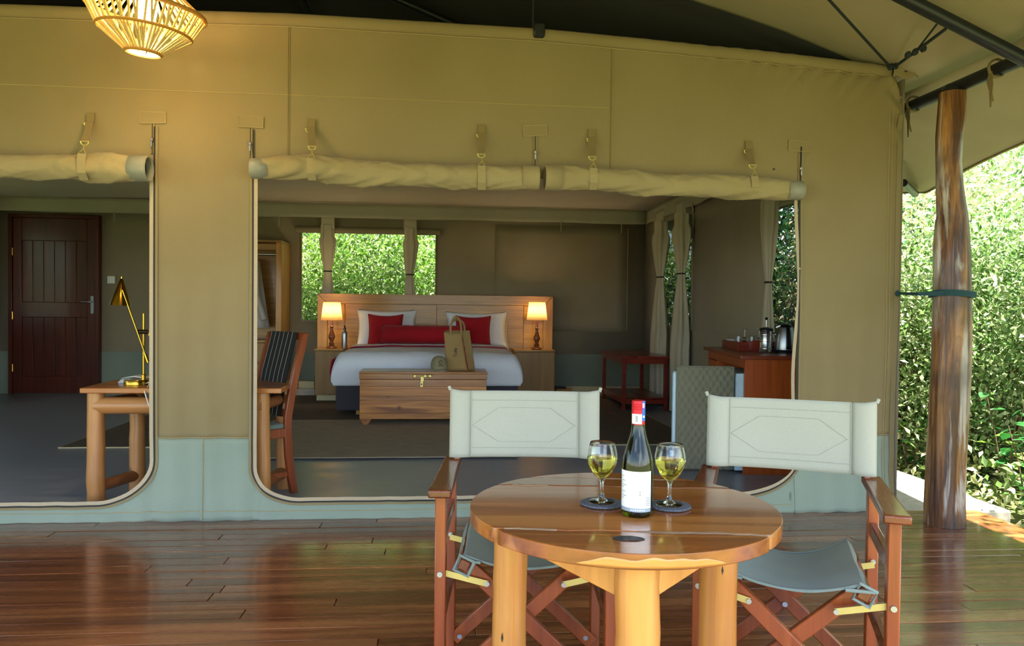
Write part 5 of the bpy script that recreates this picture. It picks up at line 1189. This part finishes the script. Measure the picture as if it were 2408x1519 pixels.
MB().tube([o+Vector((-.036-.022*math.sin(k*math.pi/8), 0, .05-.032*k/8)) for k in range(9)], .0045, 8).build('handle', 'porcelain', cu_)
# coffee press
c = P(1801, 828, Z=ctz); c.z = ctz
cpz = thing('coffee_press', c, 0, 'chrome coffee press with ball knob on the minibar', 'coffee press')
MB().lathe([(.052, 0), (.054, .006), (.050, .016), (.047, .02), (.047, .165), (.050, .17)], 30, c).build('beaker', 'steel', cpz)
for z_ in (.03, .085, .14): MB().lathe([(.0475, z_-.004), (.0500, z_-.002), (.0500, z_+.002), (.0475, z_+.004)], 30, c, cap=False).build('band', 'steel', cpz)
MB().lathe([(.054, .17), (.055, .178), (.048, .192), (.02, .20), (.001, .201)], 30, c, cap=False).build('lid', 'black_plastic', cpz)
MB().tube([c+Vector((0, 0, .2)), c+Vector((0, 0, .262))], .0022, 6).build('plunger_rod', 'steel', cpz); MB().lathe([(.001, -.012), (.009, -.008), (.012, 0), (.009, .008), (.001, .012)], 16, c+Vector((0, 0, .268)), cap=False).build('ball_knob', 'black_plastic', cpz)
MB().tube([c+Vector((.046, 0, .155)), c+Vector((.082, -.005, .15)), c+Vector((.09, -.006, .09)), c+Vector((.082, -.005, .045)), c+Vector((.046, 0, .04))], .007, 8).build('handle', 'black_plastic', cpz)
# kettle
c = P(1847, 829, Z=ctz); c.z = ctz
kt = thing('electric_kettle', c, 0, 'brushed steel electric kettle with black base beside the coffee press', 'kettle')
MB().lathe([(.088, 0), (.09, .012), (.083, .022)], 34, c).build('power_base', 'black_plastic', kt)
MB().lathe([(.084, .023), (.085, .04), (.080, .10), (.070, .165), (.058, .20)], 34, c).build('body', 'brushed', kt)
MB().lathe([(.058, .20), (.050, .215), (.03, .226), (.001, .230)], 34, c, cap=False).build('lid', 'black_plastic', kt)
MB().grid(7, 9, lambda u, v: c+Vector((.0862*(1-.30*v*v)*math.cos(R(248+26*u)), .0862*(1-.30*v*v)*math.sin(R(248+26*u)), .03+.175*v))).build('water_gauge', 'black_plastic', kt, solid=.004)
MB().prism([c+Vector(p) for p in ((-.050, -.018, .205), (-.050, .018, .205), (-.085, 0, .19))], (0, 0, .018)).build('spout', 'brushed', kt, bevel=.004)
MB().tube([c+Vector((.045, 0, .215)), c+Vector((.10, 0, .22)), c+Vector((.13, 0, .17)), c+Vector((.125, 0, .10)), c+Vector((.09, 0, .06))], .013, 10).build('handle', 'black_plastic', kt)
# small things on the floor by the back wall
c = P(722, 918, Y=6.0); bx_ = thing('socket_box', (c.x, 6.08, ZF), 0, 'cream cable box on the floor left of the bed', 'box')
MB().box(c.x-.12, 6.02, ZF+.09, c.x+.1, 6.165, ZF+.19).build('housing', 'cream_paint', bx_, bevel=.006); MB().box(c.x-.16, 6.0, ZF+.001, c.x+.14, 6.168, ZF+.09).build('plinth', 'concrete', bx_, bevel=.004)
MB().tube([(c.x+.1, 6.0, .62), (c.x+.108, 5.99, .4), (c.x+.10, 5.985, .2), (c.x+.11, 5.98, ZF+.02)], .005, 6).build('cable', 'zipper', bx_)
c = P(1322, 914, Y=5.9); wbk = thing('wood_block', (c.x, 5.9, ZF), 0, 'small pine block on the floor right of the bedside cabinet', 'block')
MB().box(c.x-.10, 5.83, ZF+.001, c.x+.12, 5.98, ZF+.11).build('block', 'pine', wbk, bevel=.006); MB().box(c.x-.11, 5.84, ZF+.111, c.x+.05, 5.97, ZF+.135).build('lid', 'black_plastic', wbk, bevel=.004)
c = P(1606, 962, X=XR-.18); wbk = thing('wood_block', (c.x, c.y, ZF), 0, 'small wooden block under the curtains by the red table', 'block')
MB().box(c.x-.06, c.y-.08, ZF+.001, c.x+.06, c.y+.08, ZF+.07).build('block', 'pine', wbk, bevel=.006); MB().box(c.x-.05, c.y-.07, ZF+.071, c.x+.05, c.y+.07, ZF+.085).build('lid', 'black_plastic', wbk, bevel=.004)
# ================================================================== plants outside
rng = np.random.default_rng(7)
def leaf_mesh(name, centers, normals_up, size, mat, aspect=2.1, jitter=.5):
    """many folded leaves in one mesh; centers Nx3"""
    n = len(centers); d = rng.normal(size=(n, 3)); d[:, 2] -= .35; d /= np.linalg.norm(d, axis=1)[:, None]
    nn = rng.normal(size=(n, 3))*.75 + np.array(normals_up); w = np.cross(d, nn); w /= (np.linalg.norm(w, axis=1)[:, None]+1e-9); up = np.cross(w, d)
    s = size*(1+jitter*(rng.random(n)-.5))[:, None]
    base = centers - d*s*.5; tip = centers + d*s*.5
    midp = centers - d*s*.06; l = midp + w*s/aspect*.5 + up*s*.10; r_ = midp - w*s/aspect*.5 + up*s*.10
    V = np.stack([base, l, tip, r_], 1).reshape(-1, 3).astype(np.float32)
    idx = np.arange(n)[:, None]*4; Fc = np.concatenate([idx+np.array([[0, 2, 1]]), idx+np.array([[0, 3, 2]])], 1).reshape(-1)
    me = bpy.data.meshes.new(name); nf = 2*n
    me.vertices.add(len(V)); me.vertices.foreach_set('co', V.ravel()); me.loops.add(nf*3); me.loops.foreach_set('vertex_index', Fc.astype(np.int32))
    me.polygons.add(nf); me.polygons.foreach_set('loop_start', np.arange(nf, dtype=np.int32)*3); me.polygons.foreach_set('loop_total', np.full(nf, 3, dtype=np.int32))
    me.update(calc_edges=True); me.materials.append(MATS[mat]); return me
def crown(rx, ry, h, nclump, per, spread, low=.05):
    cs = []
    while len(cs) < nclump:
        p = rng.uniform(-1, 1, 3)
        if .25 < np.linalg.norm(p) < 1: cs.append(((p[0])*rx, p[1]*ry, h*(low+(1-low)*(p[2]+1)/2)))
    cs = np.array(cs); pts = np.repeat(cs, per, 0) + rng.normal(size=(nclump*per, 3))*spread; pts[:, 2] = np.maximum(pts[:, 2], .02); return cs, pts
def shrub_proto(mat, rx, ry, h, nclump, per, spread, size, name):
    cs, pts = crown(rx, ry, h, nclump, per, spread); me = leaf_mesh('foliage', pts, (.1, -.3, 1), size, mat)
    st = MB()
    for c in cs[:16]:
        c = Vector(c); b0 = Vector((c.x*.12, c.y*.12, -.05)); st.tube([b0, b0.lerp(c, .5)+Vector((0, 0, .12*h)), c], [.022, .014, .006], 5)
    o = st.build('stems_tmp', 'bark'); sm_ = o.data; off = o.location.copy(); bpy.data.objects.remove(o)
    sm_.transform(Matrix.Translation(off)); return me, sm_
PROT = {'mid': [shrub_proto('leaf_mid', 1.0, 1.0, 2.3, 90, 190, .19, .058, 'm'), shrub_proto('leaf_mid', 1.1, .9, 2.0, 90, 190, .19, .052, 'm2')],
        'dry': [shrub_proto('leaf_dry', 1.0, 1.0, 2.3, 90, 190, .21, .050, 'd')], 'fresh': [shrub_proto('leaf_fresh', 1.0, 1.0, 2.2, 90, 170, .18, .062, 'f')],
        'dark': [shrub_proto('leaf_dark', .9, .9, 1.8, 70, 150, .16, .07, 'k')], 'tree': [shrub_proto('leaf_mid', 1.5, 1.5, 3.4, 140, 190, .25, .068, 't')]}
def shrub(kind, loc, sc, rz, label, group, vi=0):
    fm, stm = PROT[kind][vi % len(PROT[kind])]
    t = thing('bush' if kind != 'tree' else 'tree', loc, rz, label, 'bush' if kind != 'tree' else 'tree', group); t.scale = (sc, sc, sc)
    for me, nm in ((fm, 'foliage'), (stm, 'stems')):
        o = bpy.data.objects.new(nm, me); COL.objects.link(o); o.parent = t
        if nm == 'foliage': o['kind'] = 'stuff'
    return t
GZ = -.14
sh = [('mid', 4.75, 1.75, 1.0, 'leafy green bush just right of the trunk post'), ('dry', 4.95, 3.3, 1.15, 'pale sunlit bush seen between tent corner and trunk post'), ('mid', 5.9, 1.4, 1.2, 'broad green bush at the far right edge beside the deck'),
      ('dry', 6.2, 3.9, 1.35, 'tall pale bush behind the trunk post'), ('tree', 7.6, 2.2, 1.15, 'tall tree filling the right edge under the canopy'), ('tree', 7.2, 5.8, 1.25, 'tall tree behind the pale bushes at right'),
      ('dry', 8.8, 4.0, 1.7, 'large washed-out bush far behind the trunk post'), ('mid', 4.75, 5.2, 1.1, 'green bush outside the side window behind the minibar'), ('dark', 4.9, 3.9, 1.4, 'dark bush outside the window over the kettle'), ('dark', 5.0, 6.6, 1.8, 'tall dark bush deeper behind the window over the kettle'),
      ('fresh', 4.3, 8.2, 1.2, 'fresh green bush outside the far side window'), ('tree', 10.2, 7.5, 1.5, 'distant tree behind the bushes at right'), ('tree', 11.0, 3.4, 1.5, 'distant tree at the far right edge'),
      ('tree', 5.75, -1.9, 1.3, 'tree overhanging the right end of the deck from outside'), ('mid', 5.3, .55, .55, 'small bush low at the right end of the deck')]
for i, (k, x, y_, s_, lab) in enumerate(sh): shrub(k, (x, y_, GZ), s_, i*1.3, lab, 'bushes right of the tent', i)
shb = [('dry', -3.6, 8.6, 1.25, 'dry bush behind the left part of the back window'), ('mid', -2.4, 8.9, 1.3, 'green bush behind the back window, left of centre'), ('fresh', -1.2, 8.4, 1.35, 'bright fresh bush in the middle of the back window'),
       ('mid', -.2, 9.0, 1.4, 'leafy bush behind the right part of the back window'), ('fresh', .7, 8.8, 1.3, 'fresh green bush right of the back window view'), ('tree', -1.9, 11.5, 1.5, 'tall tree far behind the back window, left'), ('tree', .4, 12.0, 1.5, 'tall tree far behind the back window, right'), ('tree', -4.4, 11.8, 1.5, 'tall tree far behind the wardrobe side of the window')]
for i, (k, x, y_, s_, lab) in enumerate(shb): shrub(k, (x, y_, GZ), s_, i*2.1+.4, lab, 'bushes behind the tent', i)
for i, (k, x, y_, s_, lab) in enumerate((('tree', -9.0, 1.5, 1.2, 'tree outside the left wall, nearer the veranda'), ('mid', -8.2, 4.2, 1.4, 'bush outside the left wall by the far window'), ('tree', -10.0, 6.5, 1.3, 'tree outside the left wall, towards the back'))): shrub(k, (x, y_, GZ), s_, i*1.7, lab, 'bushes left of the tent', i)
# broad-leaved plant by the deck corner: every leaf its own part
lm = bpy.data.meshes.new('broad_leaf')
prof = [(0, 0), (.25, .30), (.5, .36), (.75, .22), (1, 0)]; vs = []; fs = []
for x, w_ in prof: vs += [(x, -w_, .10*w_-.12*x*x), (x, 0, -.02-.12*x*x), (x, w_, .10*w_-.12*x*x)]
for i in range(4):
    for k in range(2): a_ = i*3+k; fs.append((a_, a_+1, a_+4, a_+3))
lm.from_pydata(vs, [], fs); lm.materials.append(MATS['leaf_dark']); lm2 = lm.copy(); lm2.materials.clear(); lm2.materials.append(MATS['leaf_fresh'])
for p_ in list(lm.polygons)+list(lm2.polygons): p_.use_smooth = True
def broad(loc, hgt, n, lab, ls=.10):
    t = thing('broadleaf_plant', loc, 0, lab, 'plant', 'broad-leaved plants by the deck corner')
    for s_ in range(3):
        a_ = s_*2.1+loc[0]*3; tip = Vector((.16*math.cos(a_), .16*math.sin(a_), hgt*rnd(.7, 1)))
        o = MB().tube([Vector(loc), Vector(loc)+tip*.5+Vector((0, 0, .05)), Vector(loc)+tip], [.007, .005, .003], 6).build('stem', 'bark', t)
        for k in range(n):
            f_ = .25+.75*k/n; o = bpy.data.objects.new('leaf', lm if rnd(0, 1) < .65 else lm2); COL.objects.link(o); o.parent = t
            o.location = tip*f_; q_ = ls*rnd(.7, 1.2); o.scale = (q_, q_, q_); o.rotation_euler = (rnd(-.4, .4), rnd(-.3, .6), k*2.4+s_)
    return t
broad((P(2330, 1195, Z=-.1).x+.25, .35, GZ), .75, 9, 'dark broad-leaved plant overhanging the deck corner'); broad((4.0, .15, GZ), .5, 8, 'low broad-leaved plant at the deck edge, far right'); broad((4.25, .75, GZ), .9, 10, 'taller broad-leaved plant behind the deck corner', .12); broad((3.95, 1.5, GZ), .55, 8, 'broad-leaved plant beside the sunlit plinth')
# low undergrowth carpet
n = 9000; gx = rng.uniform(3.75, 9, n); gy_ = rng.uniform(-.8, 6, n); gz = GZ+.02+rng.random(n)**2*.28
me = leaf_mesh('undergrowth', np.stack([gx, gy_, gz], 1), (0, -.2, 1), .07, 'leaf_dry'); o = bpy.data.objects.new('undergrowth', me); COL.objects.link(o); tag(o, 'low dry undergrowth and fallen leaves beside the deck', 'undergrowth', kind='stuff')
n = 5000; gx = rng.uniform(3.75, 8, n); gy_ = rng.uniform(-.6, 5, n); gz = GZ+.05+rng.random(n)**2*.4
me = leaf_mesh('ground_plants', np.stack([gx, gy_, gz], 1), (0, -.2, 1), .08, 'leaf_mid'); o = bpy.data.objects.new('ground_plants', me); COL.objects.link(o); tag(o, 'low green ground plants beside the deck', 'undergrowth', kind='stuff')
